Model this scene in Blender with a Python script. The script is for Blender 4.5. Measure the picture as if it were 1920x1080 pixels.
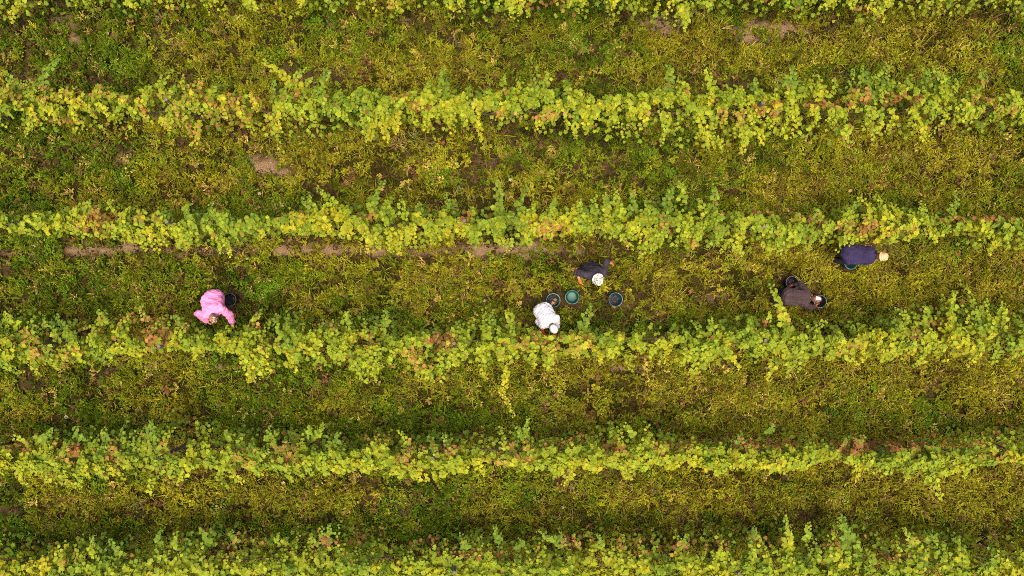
import bpy, bmesh, math, random
import numpy as np
from mathutils import Vector, Matrix

for o in list(bpy.data.objects):
    bpy.data.objects.remove(o)
SC = bpy.context.scene
COL = SC.collection
RNG = np.random.default_rng(7)
random.seed(7)

# ------------------------------------------------------------------ camera
CAM_H = 16.0                      # drone height in metres
FPX = 1272.0                      # focal length in photo pixels (1920 wide)
cam_data = bpy.data.cameras.new('drone_camera')
cam_data.sensor_width = 36.0
cam_data.lens = 36.0 * FPX / 1920.0
cam_data.clip_start = 0.1
cam_data.clip_end = 2000.0
cam = bpy.data.objects.new('drone_camera', cam_data)
cam.location = (0, 0, CAM_H)
cam.rotation_euler = (0, 0, 0)
COL.objects.link(cam)
SC.camera = cam

# ------------------------------------------------------------------ sky, sun, exposure
SUN_EL = math.radians(77)
SUN_YAW = math.radians(-12)       # the soft light comes from the lower edge of the picture
world = bpy.data.worlds.new('World')
SC.world = world
world.use_nodes = True
wn = world.node_tree
bg = wn.nodes['Background']
sky = wn.nodes.new('ShaderNodeTexSky')
sky.sky_type = 'NISHITA'
sky.sun_disc = False
sky.sun_elevation = SUN_EL
sky.sun_rotation = math.radians(180) + SUN_YAW
sky.air_density = 1.0
sky.dust_density = 6.0
sky.ozone_density = 0.6
wn.links.new(sky.outputs[0], bg.inputs[0])
bg.inputs[1].default_value = 0.11
sun_data = bpy.data.lights.new('sun', 'SUN')
sun_data.energy = 1.5
sun_data.angle = math.radians(36)
sun_data.color = (1.0, 0.88, 0.68)
sun = bpy.data.objects.new('sun', sun_data)
sun.rotation_euler = (math.pi / 2 - SUN_EL, 0, SUN_YAW)
COL.objects.link(sun)
SC.view_settings.view_transform = 'Standard'
SC.view_settings.look = 'None'
SC.view_settings.gamma = 1.0
SC.view_settings.exposure = 1.36
SC.cycles.use_denoising = False
SC.cycles.filter_width = 0.95
SC.cycles.max_bounces = 6
SC.cycles.diffuse_bounces = 3
SC.cycles.glossy_bounces = 2
SC.cycles.transmission_bounces = 4

# ------------------------------------------------------------------ helpers
def wpos(px, py, z=0.0):
    """photo pixel -> world x, y for a point at height z"""
    k = (CAM_H - z) / FPX
    return ((px - 960.0) * k, (540.0 - py) * k)

def tag(o, label=None, cat=None, group=None, kind=None):
    if label: o['label'] = label
    if cat: o['category'] = cat
    if group: o['group'] = group
    if kind: o['kind'] = kind
    return o

def empty(name, loc=(0, 0, 0), rz=0.0):
    o = bpy.data.objects.new(name, None)
    o.empty_display_size = 0.1
    o.location = loc
    o.rotation_euler = (0, 0, rz)
    COL.objects.link(o)
    return o

def mesh_obj(name, me, mat=None, parent=None, loc=None):
    o = bpy.data.objects.new(name, me)
    if mat and not me.materials:
        me.materials.append(mat)
    COL.objects.link(o)
    if parent: o.parent = parent
    if loc is not None: o.location = loc
    return o

def np_mesh(name, V, F, smooth=False, col=None, colname='col'):
    """V (n,3), F (m,k) same-size polygons; col (n,3) per point"""
    me = bpy.data.meshes.new(name)
    V = np.asarray(V, np.float32); F = np.asarray(F, np.int32)
    k = F.shape[1]
    me.vertices.add(len(V)); me.vertices.foreach_set('co', V.ravel())
    me.loops.add(F.size); me.loops.foreach_set('vertex_index', F.ravel())
    me.polygons.add(len(F))
    me.polygons.foreach_set('loop_start', np.arange(0, F.size, k, dtype=np.int32))
    if smooth:
        me.polygons.foreach_set('use_smooth', np.ones(len(F), bool))
    if col is not None:
        a = me.attributes.new(colname, 'FLOAT_COLOR', 'POINT')
        c4 = np.ones((len(V), 4), np.float32); c4[:, :3] = col
        a.data.foreach_set('color', c4.ravel())
    me.update(calc_edges=True)
    return me

def py_mesh(name, V, F, smooth=True):
    me = bpy.data.meshes.new(name)
    me.from_pydata([tuple(v) for v in V], [], [tuple(f) for f in F])
    if smooth:
        me.polygons.foreach_set('use_smooth', [True] * len(me.polygons))
    me.update()
    return me

def _hash(i, j, seed):
    h = (i.astype(np.int64) * 374761393 + j.astype(np.int64) * 668265263 + seed * 2147483647 + 1013904223) & 0xFFFFFFFF
    h = ((h ^ (h >> 13)) * 1274126177) & 0xFFFFFFFF
    h = ((h ^ (h >> 16)) * 2246822519) & 0xFFFFFFFF
    return ((h ^ (h >> 15)) & 0xFFFFFF) / float(0xFFFFFF)

def noise2(x, y, s, seed=0):
    x = np.asarray(x, float) / s; y = np.asarray(y, float) / s
    i = np.floor(x); j = np.floor(y); u = x - i; v = y - j
    u = u * u * (3 - 2 * u); v = v * v * (3 - 2 * v)
    a = _hash(i, j, seed); b = _hash(i + 1, j, seed); c = _hash(i, j + 1, seed); d = _hash(i + 1, j + 1, seed)
    return (a * (1 - u) + b * u) * (1 - v) + (c * (1 - u) + d * u) * v

def fbm(x, y, s, seed=0, oct=3):
    t = 0; w = 0; amp = 1.0
    for k in range(oct):
        t = t + amp * noise2(x, y, s / (2 ** k), seed + 17 * k); w += amp; amp *= 0.55
    return t / w

def sstep(a, b, x):
    t = np.clip((x - a) / (b - a), 0, 1)
    return t * t * (3 - 2 * t)

# ------------------------------------------------------------------ materials
def new_mat(name):
    m = bpy.data.materials.new(name); m.use_nodes = True
    nt = m.node_tree
    b = nt.nodes['Principled BSDF']
    return m, nt, b, nt.links

def noise_mat(name, c1, c2, scale=8.0, rough=0.7, bump=0.2, bscale=40.0, spec=0.3, detail=6.0, metallic=0.0, lo=0.35, hi=0.65):
    m, nt, b, L = new_mat(name)
    tc = nt.nodes.new('ShaderNodeTexCoord')
    n = nt.nodes.new('ShaderNodeTexNoise'); n.inputs['Scale'].default_value = scale; n.inputs['Detail'].default_value = detail
    L.new(tc.outputs['Object'], n.inputs['Vector'])
    r = nt.nodes.new('ShaderNodeValToRGB')
    r.color_ramp.elements[0].position = lo; r.color_ramp.elements[0].color = (*c1, 1)
    r.color_ramp.elements[1].position = hi; r.color_ramp.elements[1].color = (*c2, 1)
    L.new(n.outputs['Fac'], r.inputs[0]); L.new(r.outputs[0], b.inputs['Base Color'])
    n2 = nt.nodes.new('ShaderNodeTexNoise'); n2.inputs['Scale'].default_value = bscale; n2.inputs['Detail'].default_value = 4
    L.new(tc.outputs['Object'], n2.inputs['Vector'])
    bp = nt.nodes.new('ShaderNodeBump'); bp.inputs['Strength'].default_value = bump; bp.inputs['Distance'].default_value = 0.01
    L.new(n2.outputs['Fac'], bp.inputs['Height']); L.new(bp.outputs[0], b.inputs['Normal'])
    b.inputs['Roughness'].default_value = rough
    b.inputs['Specular IOR Level'].default_value = spec
    b.inputs['Metallic'].default_value = metallic
    return m

def leaf_mat(name, attr, atype, transl=0.3, var=None, rough=0.55, spec=.1):
    m, nt, b, L = new_mat(name)
    at = nt.nodes.new('ShaderNodeAttribute'); at.attribute_name = attr; at.attribute_type = atype
    src = at.outputs['Color']
    if var:
        a2 = nt.nodes.new('ShaderNodeAttribute'); a2.attribute_name = var; a2.attribute_type = 'GEOMETRY'
        mx = nt.nodes.new('ShaderNodeMix'); mx.data_type = 'RGBA'; mx.blend_type = 'MULTIPLY'; mx.inputs[0].default_value = 1.0
        L.new(src, mx.inputs[6]); L.new(a2.outputs['Color'], mx.inputs[7]); src = mx.outputs[2]
    tc = nt.nodes.new('ShaderNodeNewGeometry')
    n = nt.nodes.new('ShaderNodeTexNoise'); n.inputs['Scale'].default_value = 35.0; n.inputs['Detail'].default_value = 3
    L.new(tc.outputs['Position'], n.inputs['Vector'])
    hs = nt.nodes.new('ShaderNodeHueSaturation')
    mr = nt.nodes.new('ShaderNodeMapRange'); mr.inputs[1].default_value = 0.3; mr.inputs[2].default_value = 0.7
    mr.inputs[3].default_value = 0.82; mr.inputs[4].default_value = 1.18
    L.new(n.outputs['Fac'], mr.inputs[0]); L.new(mr.outputs[0], hs.inputs['Value']); L.new(src, hs.inputs['Color'])
    L.new(hs.outputs[0], b.inputs['Base Color'])
    b.inputs['Roughness'].default_value = rough
    b.inputs['Specular IOR Level'].default_value = spec
    tr = nt.nodes.new('ShaderNodeBsdfTranslucent'); L.new(hs.outputs[0], tr.inputs['Color'])
    ms = nt.nodes.new('ShaderNodeMixShader'); ms.inputs[0].default_value = transl
    L.new(b.outputs[0], ms.inputs[1]); L.new(tr.outputs[0], ms.inputs[2])
    L.new(ms.outputs[0], nt.nodes['Material Output'].inputs['Surface'])
    return m

M_LEAF = leaf_mat('vine_leaf', 'col', 'GEOMETRY', 0.32)
M_WEED = leaf_mat('weed_leaf', 'tcol', 'INSTANCER', 0.22, var='var', rough=0.8, spec=.03)
M_TUFT = leaf_mat('tall_grass', 'col', 'GEOMETRY', 0.25, rough=0.6)
M_BARK = noise_mat('vine_bark', (0.075, 0.048, 0.026), (0.16, 0.105, 0.06), 18, 0.9, 0.8, 60)
M_CANE = noise_mat('green_cane', (0.16, 0.11, 0.04), (0.22, 0.17, 0.06), 18, 0.7, 0.2, 60)
M_POST = noise_mat('weathered_post', (0.075, 0.055, 0.045), (0.16, 0.125, 0.105), 14, 0.9, 0.6, 70)
M_WIRE = noise_mat('galvanised_wire', (0.3, 0.3, 0.3), (0.4, 0.4, 0.38), 5, 0.45, 0.0, 10, metallic=0.9)

# ------------------------------------------------------------------ layout of the rows, in photo pixels
# each row: x grid every 53.33 px from 0, upper and lower edge of the leaf canopy
def _prof(s):
    return np.array([[float(a) for a in p.split('-')] for p in s.split()])
ROWS = [
 None,
 _prof("160-235 163-238 163-228 163-223 167-223 163-220 153-233 157-245 167-227 173-247 167-255 155-247 168-225 163-258 187-220 160-233 160-230 163-217 157-230 137-230 163-240 180-240 177-250 168-255 152-260 155-270 163-262 165-247 152-250 160-245 150-265 140-250 145-243 145-245 160-235 160-228 163-240"),
 _prof("393-432 400-448 393-440 380-440 380-450 397-460 395-465 397-455 397-460 403-430 407-433 387-440 373-445 368-455 380-465 393-455 390-440 380-452 388-462 390-445 390-438 376-437 380-452 370-470 363-460 393-465 392-462 400-468 403-460 400-450 380-460 373-455 395-452 398-445 403-437 403-460 410-470"),
 _prof("590-690 605-690 597-690 618-675 592-680 592-670 592-653 613-655 617-660 592-710 582-700 610-695 597-690 585-700 613-695 618-713 607-685 592-700 589-690 617-685 618-672 622-675 618-683 598-672 610-690 617-685 590-655 595-690 605-690 605-675 610-668 597-680 582-680 563-670 553-685 567-665 580-665"),
 _prof("833-903 815-900 820-895 815-895 815-900 800-910 797-905 800-865 815-898 820-885 812-890 808-890 825-895 815-887 830-893 815-890 820-890 820-858 805-880 825-890 815-895 815-875 805-885 812-875 830-873 830-885 827-870 830-885 815-885 826-866 830-870 833-885 832-890 830-912 817-880 810-860 818-862"),
 _prof("1020-1105 1035-1105 1025-1105 1015-1105 1030-1105 1028-1105 1018-1105 998-1105 1002-1105 1018-1105 1010-1105 1010-1105 995-1105 1020-1105 1030-1105 1013-1105 1018-1105 1018-1105 1015-1105 1018-1105 1018-1105 1010-1105 1018-1105 1022-1105 1018-1105 1008-1105 1008-1105 1010-1105 1000-1105 1005-1105 995-1105 1003-1105 1005-1105 1003-1105 1018-1105 1018-1105 1030-1105"),
]
_r0 = np.array([[-84, v - 13] for v in [22,10,14,10,22,16,14,10,14,12,18,14,10,14,14,12,16,24,26,14,16,20,14,28,48,12,8,12,24,18,24,36,14,20,18,14,20]], float)
ROWS[0] = _r0
GRID_X = np.arange(37) * (1920.0 / 36.0)
EDGE_Z = 1.30
def row_edges(r, xw):
    """world y of the (upper, lower) canopy edge of row r at world x"""
    k = (CAM_H - EDGE_Z) / FPX
    px = np.clip(np.asarray(xw) / k + 960.0, 0, 1920)
    up = np.interp(px, GRID_X, ROWS[r][:, 0]); lo = np.interp(px, GRID_X, ROWS[r][:, 1])
    return (540.0 - up) * k, (540.0 - lo) * k
def row_axis(r, xw):
    """smooth world y of the trellis line of row r"""
    P = ROWS[r]; c = (P[:, 0] + P[:, 1]) / 2
    a, b = np.polyfit(GRID_X, c, 1)
    k = (CAM_H - EDGE_Z) / FPX
    px = np.asarray(xw) / k + 960.0
    return (540.0 - (a * px + b)) * k

# bare or thin places between the rows: px, py, rx, ry, dry soil amount, plant thinning
BARE = [
 (500,313,46,18,1.0,1.05),(228,296,14,11,.8,.9),(145,78,24,11,.8,.8),(297,80,18,12,.5,.7),(1440,58,64,16,1.0,.9),(1225,50,42,13,.9,.95),
 (1385,50,40,14,.6,.7),(205,66,20,10,.5,.6),(130,42,60,12,.4,.5),(500,470,520,5,.6,.85),(60,473,55,9,.6,.85),(205,470,70,9,.8,.95),(385,472,42,9,.6,.8),(520,467,30,11,1.0,1.0),
 (605,470,60,10,.9,.95),(705,470,60,10,.85,.9),(800,471,60,9,.6,.8),(950,469,90,11,.85,.95),(1085,470,14,9,.7,.8),(1140,470,14,8,.5,.7),
 (1185,691,34,8,.75,.9),(1330,691,36,8,.5,.7),(412,692,16,9,.5,.7),(1700,470,70,9,.4,.5),(1225,572,40,10,.35,.6),(70,10,30,8,.5,.6),(15,45,14,12,.5,.6),
 (770,960,34,14,.55,.7),(1040,968,70,12,.35,.6),(1230,970,80,12,.3,.6),(850,70,20,12,.35,.6),(610,50,24,10,.45,.6),(760,40,30,10,.4,.5),(690,75,26,8,.4,.5),
 (1600,45,50,14,.3,.45),(300,500,60,14,.0,.25),(1060,565,140,18,.1,.45),(1180,600,60,12,.0,.25),(880,575,110,14,.15,.5),(760,560,70,14,.1,.5),
 (60,140,90,14,.05,.8),(180,152,60,10,.0,.8),(320,146,70,12,.05,.6),(620,145,60,16,.1,.7),(560,135,30,12,.1,.7),(860,148,80,14,.05,.6),(1000,150,60,12,.0,.6),
 (1100,148,70,12,.05,.6),(1390,150,60,14,.05,.6),(1560,145,80,12,.1,.6),(1720,140,60,12,.1,.5),(1880,140,50,16,.05,.5),(90,365,60,10,.05,.5),(1400,585,60,10,.05,.5),
 (40,560,60,16,.0,.5),(90,585,60,20,.0,.5),(140,960,180,14,.05,.75),(320,975,120,12,.05,.7),(420,978,60,10,.15,.75),(560,972,80,12,.05,.6),(900,980,90,10,.05,.7),
 (1500,965,120,12,.15,.7),(1700,965,140,14,.1,.5),(1850,985,70,16,.1,.6),(1640,795,70,10,.0,.5),(1750,805,60,10,.0,.6),(1200,880,90,10,.15,.6),(1340,560,60,14,.3,.5),
 (1850,570,80,14,.1,.5),(640,130,40,14,.2,.5),(200,700,40,12,.2,.4),(320,770,30,14,.15,.5),(1740,500,30,10,.1,.3),(1060,275,40,12,.1,.5),(1240,262,40,12,.1,.5),
 (400,974,430,7,.12,.6),(1300,968,520,7,.15,.6),(500,584,400,6,.05,.4),(1400,578,500,6,.05,.4),(500,152,520,7,.05,.5),(1400,150,560,7,.05,.5),
 (1150,300,60,14,.1,.3),(1850,300,50,14,.1,.3),(900,320,50,14,.1,.35),(400,690,40,14,.15,.4),(920,300,60,20,.1,.3),
]
def bare_at(x, y):
    dry = np.zeros_like(x, float); thin = np.zeros_like(x, float)
    wob = (fbm(x, y, 0.26, 91, 4) - 0.5) * 4.0
    for px, py, rx, ry, d, t in BARE:
        cx, cy = wpos(px, py)
        k = CAM_H / FPX
        q = np.sqrt(((x - cx) / (rx * k * 1.1)) ** 2 + ((y - cy) / (ry * k * 1.15)) ** 2) + wob * 0.6
        f = 1 - sstep(0.35, 1.35, q)
        dry = np.maximum(dry, d * f)
        if d >= .5:      # plants lean over the edge of bare ground, so they start a little further out
            q = np.sqrt(((x - cx) / ((rx + 4) * k * 1.1)) ** 2 + ((y - cy) / ((ry + 6) * k * 1.1)) ** 2) + wob * 0.5
            f = 1 - sstep(0.55, 1.2, q)
        thin = np.maximum(thin, t * f)
    return dry, thin
def row_dist(x, y):
    """signed distance to the closest trellis line (positive on the upper side)"""
    best = np.full_like(x, 9.0, dtype=float)
    for r in range(6):
        d = y - row_axis(r, x)
        best = np.where(np.abs(d) < np.abs(best), d, best)
    return best
def ground_h(x, y):
    d = row_dist(x, y)
    h = 0.07 * np.exp(-(d / 0.30) ** 2) - 0.035 * np.exp(-((np.abs(d) - 0.75) / 0.18) ** 2)
    h = h + (fbm(x, y, 1.1, 5, 3) - 0.5) * 0.09 + (fbm(x, y, 0.25, 6, 2) - 0.5) * 0.03
    fade = 1 - sstep(16, 24, np.maximum(np.abs(x), np.abs(y) * 1.4))
    return h * fade

# ------------------------------------------------------------------ the ground, one sheet out to the horizon
def build_ground():
    def axis(half, step):
        a = list(np.arange(-half, half + 1e-6, step))
        out = []
        s, p = step, half
        while p < 900:
            s *= 1.5; p += s; out.append(p)
        return np.array([-v for v in reversed(out)] + a + out)
    xs, ys = axis(15.6, 0.08), axis(10.0, 0.08)
    X, Y = np.meshgrid(xs, ys)
    x, y = X.ravel(), Y.ravel()
    z = ground_h(x, y)
    nx, ny = len(xs), len(ys)
    i = np.arange(nx - 1)[None, :] + np.arange(ny - 1)[:, None] * nx
    F = np.stack([i, i + 1, i + nx + 1, i + nx], -1).reshape(-1, 4)
    dry, thin = bare_at(x, y)
    d = np.abs(row_dist(x, y))
    far = np.maximum(sstep(14.0, 15.5, np.abs(x)), sstep(8.8, 10.0, np.abs(y)))     # the neighbouring field, too far off to show single weeds
    me = np_mesh('ground', np.stack([x, y, z], 1), F, True, np.stack([dry, thin, far], 1), 'soil')
    m, nt, b, L = new_mat('vineyard_soil')
    geo = nt.nodes.new('ShaderNodeNewGeometry')
    at = nt.nodes.new('ShaderNodeAttribute'); at.attribute_name = 'soil'
    sep = nt.nodes.new('ShaderNodeSeparateColor'); L.new(at.outputs['Color'], sep.inputs[0])
    def noise(scale, detail=6):
        n = nt.nodes.new('ShaderNodeTexNoise'); n.inputs['Scale'].default_value = scale; n.inputs['Detail'].default_value = detail
        L.new(geo.outputs['Position'], n.inputs['Vector']); return n
    n1 = noise(6.0); n2 = noise(45.0, 4); n3 = noise(1.3)
    r1 = nt.nodes.new('ShaderNodeValToRGB')
    r1.color_ramp.elements[0].position = 0.3; r1.color_ramp.elements[0].color = (0.030, 0.018, 0.006, 1)
    r1.color_ramp.elements[1].position = 0.7; r1.color_ramp.elements[1].color = (0.080, 0.048, 0.018, 1)
    L.new(n1.outputs['Fac'], r1.inputs[0])
    r2 = nt.nodes.new('ShaderNodeValToRGB')
    r2.color_ramp.elements[0].position = 0.3; r2.color_ramp.elements[0].color = (0.150, 0.085, 0.042, 1)
    r2.color_ramp.elements[1].position = 0.7; r2.color_ramp.elements[1].color = (0.31, 0.200, 0.112, 1)
    L.new(n2.outputs['Fac'], r2.inputs[0])
    mth = nt.nodes.new('ShaderNodeMath'); mth.operation = 'MULTIPLY_ADD'
    L.new(n1.outputs['Fac'], mth.inputs[0]); mth.inputs[1].default_value = 0.9; mth.inputs[2].default_value = -0.45
    add = nt.nodes.new('ShaderNodeMath'); add.operation = 'ADD'; add.use_clamp = True
    mul = nt.nodes.new('ShaderNodeMath'); mul.operation = 'MULTIPLY'; L.new(sep.outputs[0], mul.inputs[0]); mul.inputs[1].default_value = 1.1
    pr = nt.nodes.new('ShaderNodeMath'); pr.operation = 'MULTIPLY'; L.new(mth.outputs[0], pr.inputs[0]); L.new(sep.outputs[0], pr.inputs[1])
    L.new(mul.outputs[0], add.inputs[0]); L.new(pr.outputs[0], add.inputs[1])
    mx = nt.nodes.new('ShaderNodeMix'); mx.data_type = 'RGBA'
    L.new(add.outputs[0], mx.inputs[0]); L.new(r1.outputs[0], mx.inputs[6]); L.new(r2.outputs[0], mx.inputs[7])
    r3 = nt.nodes.new('ShaderNodeValToRGB')
    r3.color_ramp.elements[0].position = 0.35; r3.color_ramp.elements[0].color = (0.050, 0.040, 0.010, 1)
    r3.color_ramp.elements[1].position = 0.65; r3.color_ramp.elements[1].color = (0.120, 0.118, 0.014, 1)
    L.new(n1.outputs['Fac'], r3.inputs[0])
    mx2 = nt.nodes.new('ShaderNodeMix'); mx2.data_type = 'RGBA'
    L.new(sep.outputs[2], mx2.inputs[0]); L.new(mx.outputs[2], mx2.inputs[6]); L.new(r3.outputs[0], mx2.inputs[7])
    L.new(mx2.outputs[2], b.inputs['Base Color'])
    b.inputs['Roughness'].default_value = 0.95; b.inputs['Specular IOR Level'].default_value = 0.1
    bp = nt.nodes.new('ShaderNodeBump'); bp.inputs['Strength'].default_value = 1.0; bp.inputs['Distance'].default_value = 0.05
    L.new(n2.outputs['Fac'], bp.inputs['Height']); L.new(bp.outputs[0], b.inputs['Normal'])
    o = mesh_obj('ground', me, m)
    tag(o, 'brown vineyard soil with dry pale patches between the vine rows', 'ground', kind='structure')
build_ground()

# ------------------------------------------------------------------ weeds and grass between the rows
BUCKETS = [  # px, py of the rim centre, colour, fill, label
 (1037, 564, 'green', 'grapes', 'green bucket full of dark grapes beside the picker in a white striped shirt'),
 (1074, 557, 'green', 'empty', 'empty green bucket, middle one of the three in the alley'),
 (1154, 562, 'green', 'few', 'green bucket standing alone with a few dark grapes on its bottom'),
 (431, 562, 'black', 'grapes', 'black bucket of grapes beside the picker in pink'),
 (1486, 531, 'black', 'hand', 'black bucket behind the brown-shirted picker, his hand inside it'),
 (1540, 566, 'black', 'few', 'black bucket under the face of the brown-shirted picker'),
 (1597, 491, 'green', 'few', 'green bucket mostly hidden under the picker in navy blue'),
]
BUCKET_H = 0.29
BPOS = [wpos(b[0], b[1], BUCKET_H) for b in BUCKETS]

def blade_mesh(rng, n, length, width, droop, spread, leafy=0):
    """a small plant: n arching blades, or stems with leaflets"""
    V, F, C = [], [], []
    def quadstrip(P, W, side, c):
        b = len(V)
        for p, w in zip(P, W):
            V.append(p - side * w); V.append(p + side * w); C.append(c); C.append(c)
        for k in range(len(P) - 1):
            F.append((b + 2 * k, b + 2 * k + 1, b + 2 * k + 3, b + 2 * k + 2))
    for i in range(n):
        a = rng.uniform(0, 2 * math.pi)
        d = np.array([math.cos(a), math.sin(a), 0.0]); side = np.array([-d[1], d[0], 0.0])
        L = length * rng.uniform(0.5, 1.15)
        lean = rng.uniform(0.25, 1.0) * droop
        base = d * rng.uniform(0, spread) + side * rng.uniform(-spread, spread) * 0.7
        c = np.ones(3) * rng.uniform(0.72, 1.25); c[0] *= rng.uniform(0.92, 1.1)
        ts = np.array([0, .4, .75, 1.0])
        P = [base + d * (L * lean * t ** 1.4) + np.array([0, 0, 1]) * L * (math.sqrt(max(0.05, 1 - 0.8 * lean ** 2)) * t - 0.45 * lean * t ** 2.5) for t in ts]
        W = width * np.array([.6, 1, .7, .08]) * rng.uniform(0.7, 1.2)
        if not leafy:
            quadstrip(P, W, side, c)
        else:
            quadstrip(P, np.full(4, 0.0022), side, c * 0.8)
            for k in range(leafy):
                t = (k + 1.0) / leafy
                j = min(2, int(np.searchsorted(ts, t)) - 1)
                u = (t - ts[j]) / (ts[j + 1] - ts[j]); p = P[j] * (1 - u) + P[j + 1] * u
                for sgn in (-1, 1):
                    aa = a + sgn * rng.uniform(0.5, 1.3)
                    dd = np.array([math.cos(aa), math.sin(aa), rng.uniform(-0.25, 0.35)])
                    ss = np.array([-dd[1], dd[0], rng.uniform(-.3, .3)])
                    ll = width * rng.uniform(2.6, 4.2) * (1.15 - 0.5 * t)
                    cc = c * rng.uniform(0.85, 1.15)
                    quadstrip([p, p + dd * ll * .5, p + dd * ll], np.array([.15, .55, .05]) * width * 1.3, ss, cc)
    return np_mesh('plant', np.array(V), np.array(F), False, np.array(C), 'var')

def broad_mesh(rng, n, radius, leaf, height):
    """a low cushion of small round leaves"""
    V, F, C = [], [], []
    for i in range(n):
        a = rng.uniform(0, 2 * math.pi); r = radius * math.sqrt(rng.uniform(0, 1))
        p = np.array([math.cos(a) * r, math.sin(a) * r, height * (1 - (r / radius) ** 2) * rng.uniform(0.45, 1.1) + 0.01])
        a2 = a + rng.normal(0, 0.9)
        N = np.array([math.cos(a) * .35, math.sin(a) * .35, 1.0]) + rng.normal(0, .28, 3); N /= np.linalg.norm(N)
        d = np.array([math.cos(a2), math.sin(a2), 0]); d -= N * d.dot(N); d /= np.linalg.norm(d)
        s = np.cross(N, d); l = leaf * rng.uniform(.6, 1.25)
        c = np.ones(3) * rng.uniform(0.6, 1.35); c[0] *= rng.uniform(.85, 1.2)
        b = len(V)
        V += [p, p + d * l * .45 + s * l * .34, p + d * l, p + d * l * .45 - s * l * .34]
        C += [c] * 4; F.append((b, b + 1, b + 2, b + 3))
    return np_mesh('plant', np.array(V), np.array(F), False, np.array(C), 'var')

def plant_collection(name, makers):
    c = bpy.data.collections.new(name)
    for k, me in enumerate(makers):
        me.materials.append(M_WEED)
        o = bpy.data.objects.new('%s_%02d' % (name, k), me)
        c.objects.link(o)
    return c

def scatter(name, coll, P, rotz, scale, idx, color, tilt=0.25, label='', cat=''):
    n = len(P)
    me = bpy.data.meshes.new(name)
    me.vertices.add(n); me.vertices.foreach_set('co', P.astype(np.float32).ravel())
    rot = np.zeros((n, 3), np.float32); rot[:, :2] = RNG.normal(0, tilt, (n, 2)); rot[:, 2] = rotz
    a = me.attributes.new('rot', 'FLOAT_VECTOR', 'POINT'); a.data.foreach_set('vector', rot.ravel())
    a = me.attributes.new('scl', 'FLOAT', 'POINT'); a.data.foreach_set('value', scale.astype(np.float32))
    a = me.attributes.new('idx', 'INT', 'POINT'); a.data.foreach_set('value', idx.astype(np.int32))
    a = me.attributes.new('tcol', 'FLOAT_COLOR', 'POINT')
    c4 = np.ones((n, 4), np.float32); c4[:, :3] = color; a.data.foreach_set('color', c4.ravel())
    o = bpy.data.objects.new(name, me); COL.objects.link(o)
    ng = bpy.data.node_groups.new(name, 'GeometryNodeTree')
    ng.interface.new_socket('Geometry', in_out='INPUT', socket_type='NodeSocketGeometry')
    ng.interface.new_socket('Geometry', in_out='OUTPUT', socket_type='NodeSocketGeometry')
    N = ng.nodes; L = ng.links
    gi = N.new('NodeGroupInput'); go = N.new('NodeGroupOutput')
    iop = N.new('GeometryNodeInstanceOnPoints')
    ci = N.new('GeometryNodeCollectionInfo'); ci.inputs['Collection'].default_value = coll
    ci.inputs['Separate Children'].default_value = True; ci.inputs['Reset Children'].default_value = True
    def attr(nm, t):
        q = N.new('GeometryNodeInputNamedAttribute'); q.data_type = t; q.inputs['Name'].default_value = nm
        return [s for s in q.outputs if s.enabled and s.name == 'Attribute'][0]
    e2r = N.new('FunctionNodeEulerToRotation')
    L.new(gi.outputs[0], iop.inputs['Points']); L.new(ci.outputs[0], iop.inputs['Instance'])
    iop.inputs['Pick Instance'].default_value = True
    L.new(attr('idx', 'INT'), iop.inputs['Instance Index'])
    L.new(attr('rot', 'FLOAT_VECTOR'), e2r.inputs[0]); L.new(e2r.outputs[0], iop.inputs['Rotation'])
    L.new(attr('scl', 'FLOAT'), iop.inputs['Scale'])
    L.new(iop.outputs[0], go.inputs[0])
    md = o.modifiers.new('scatter', 'NODES'); md.node_group = ng
    tag(o, label, cat, kind='stuff')
    return o

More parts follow.
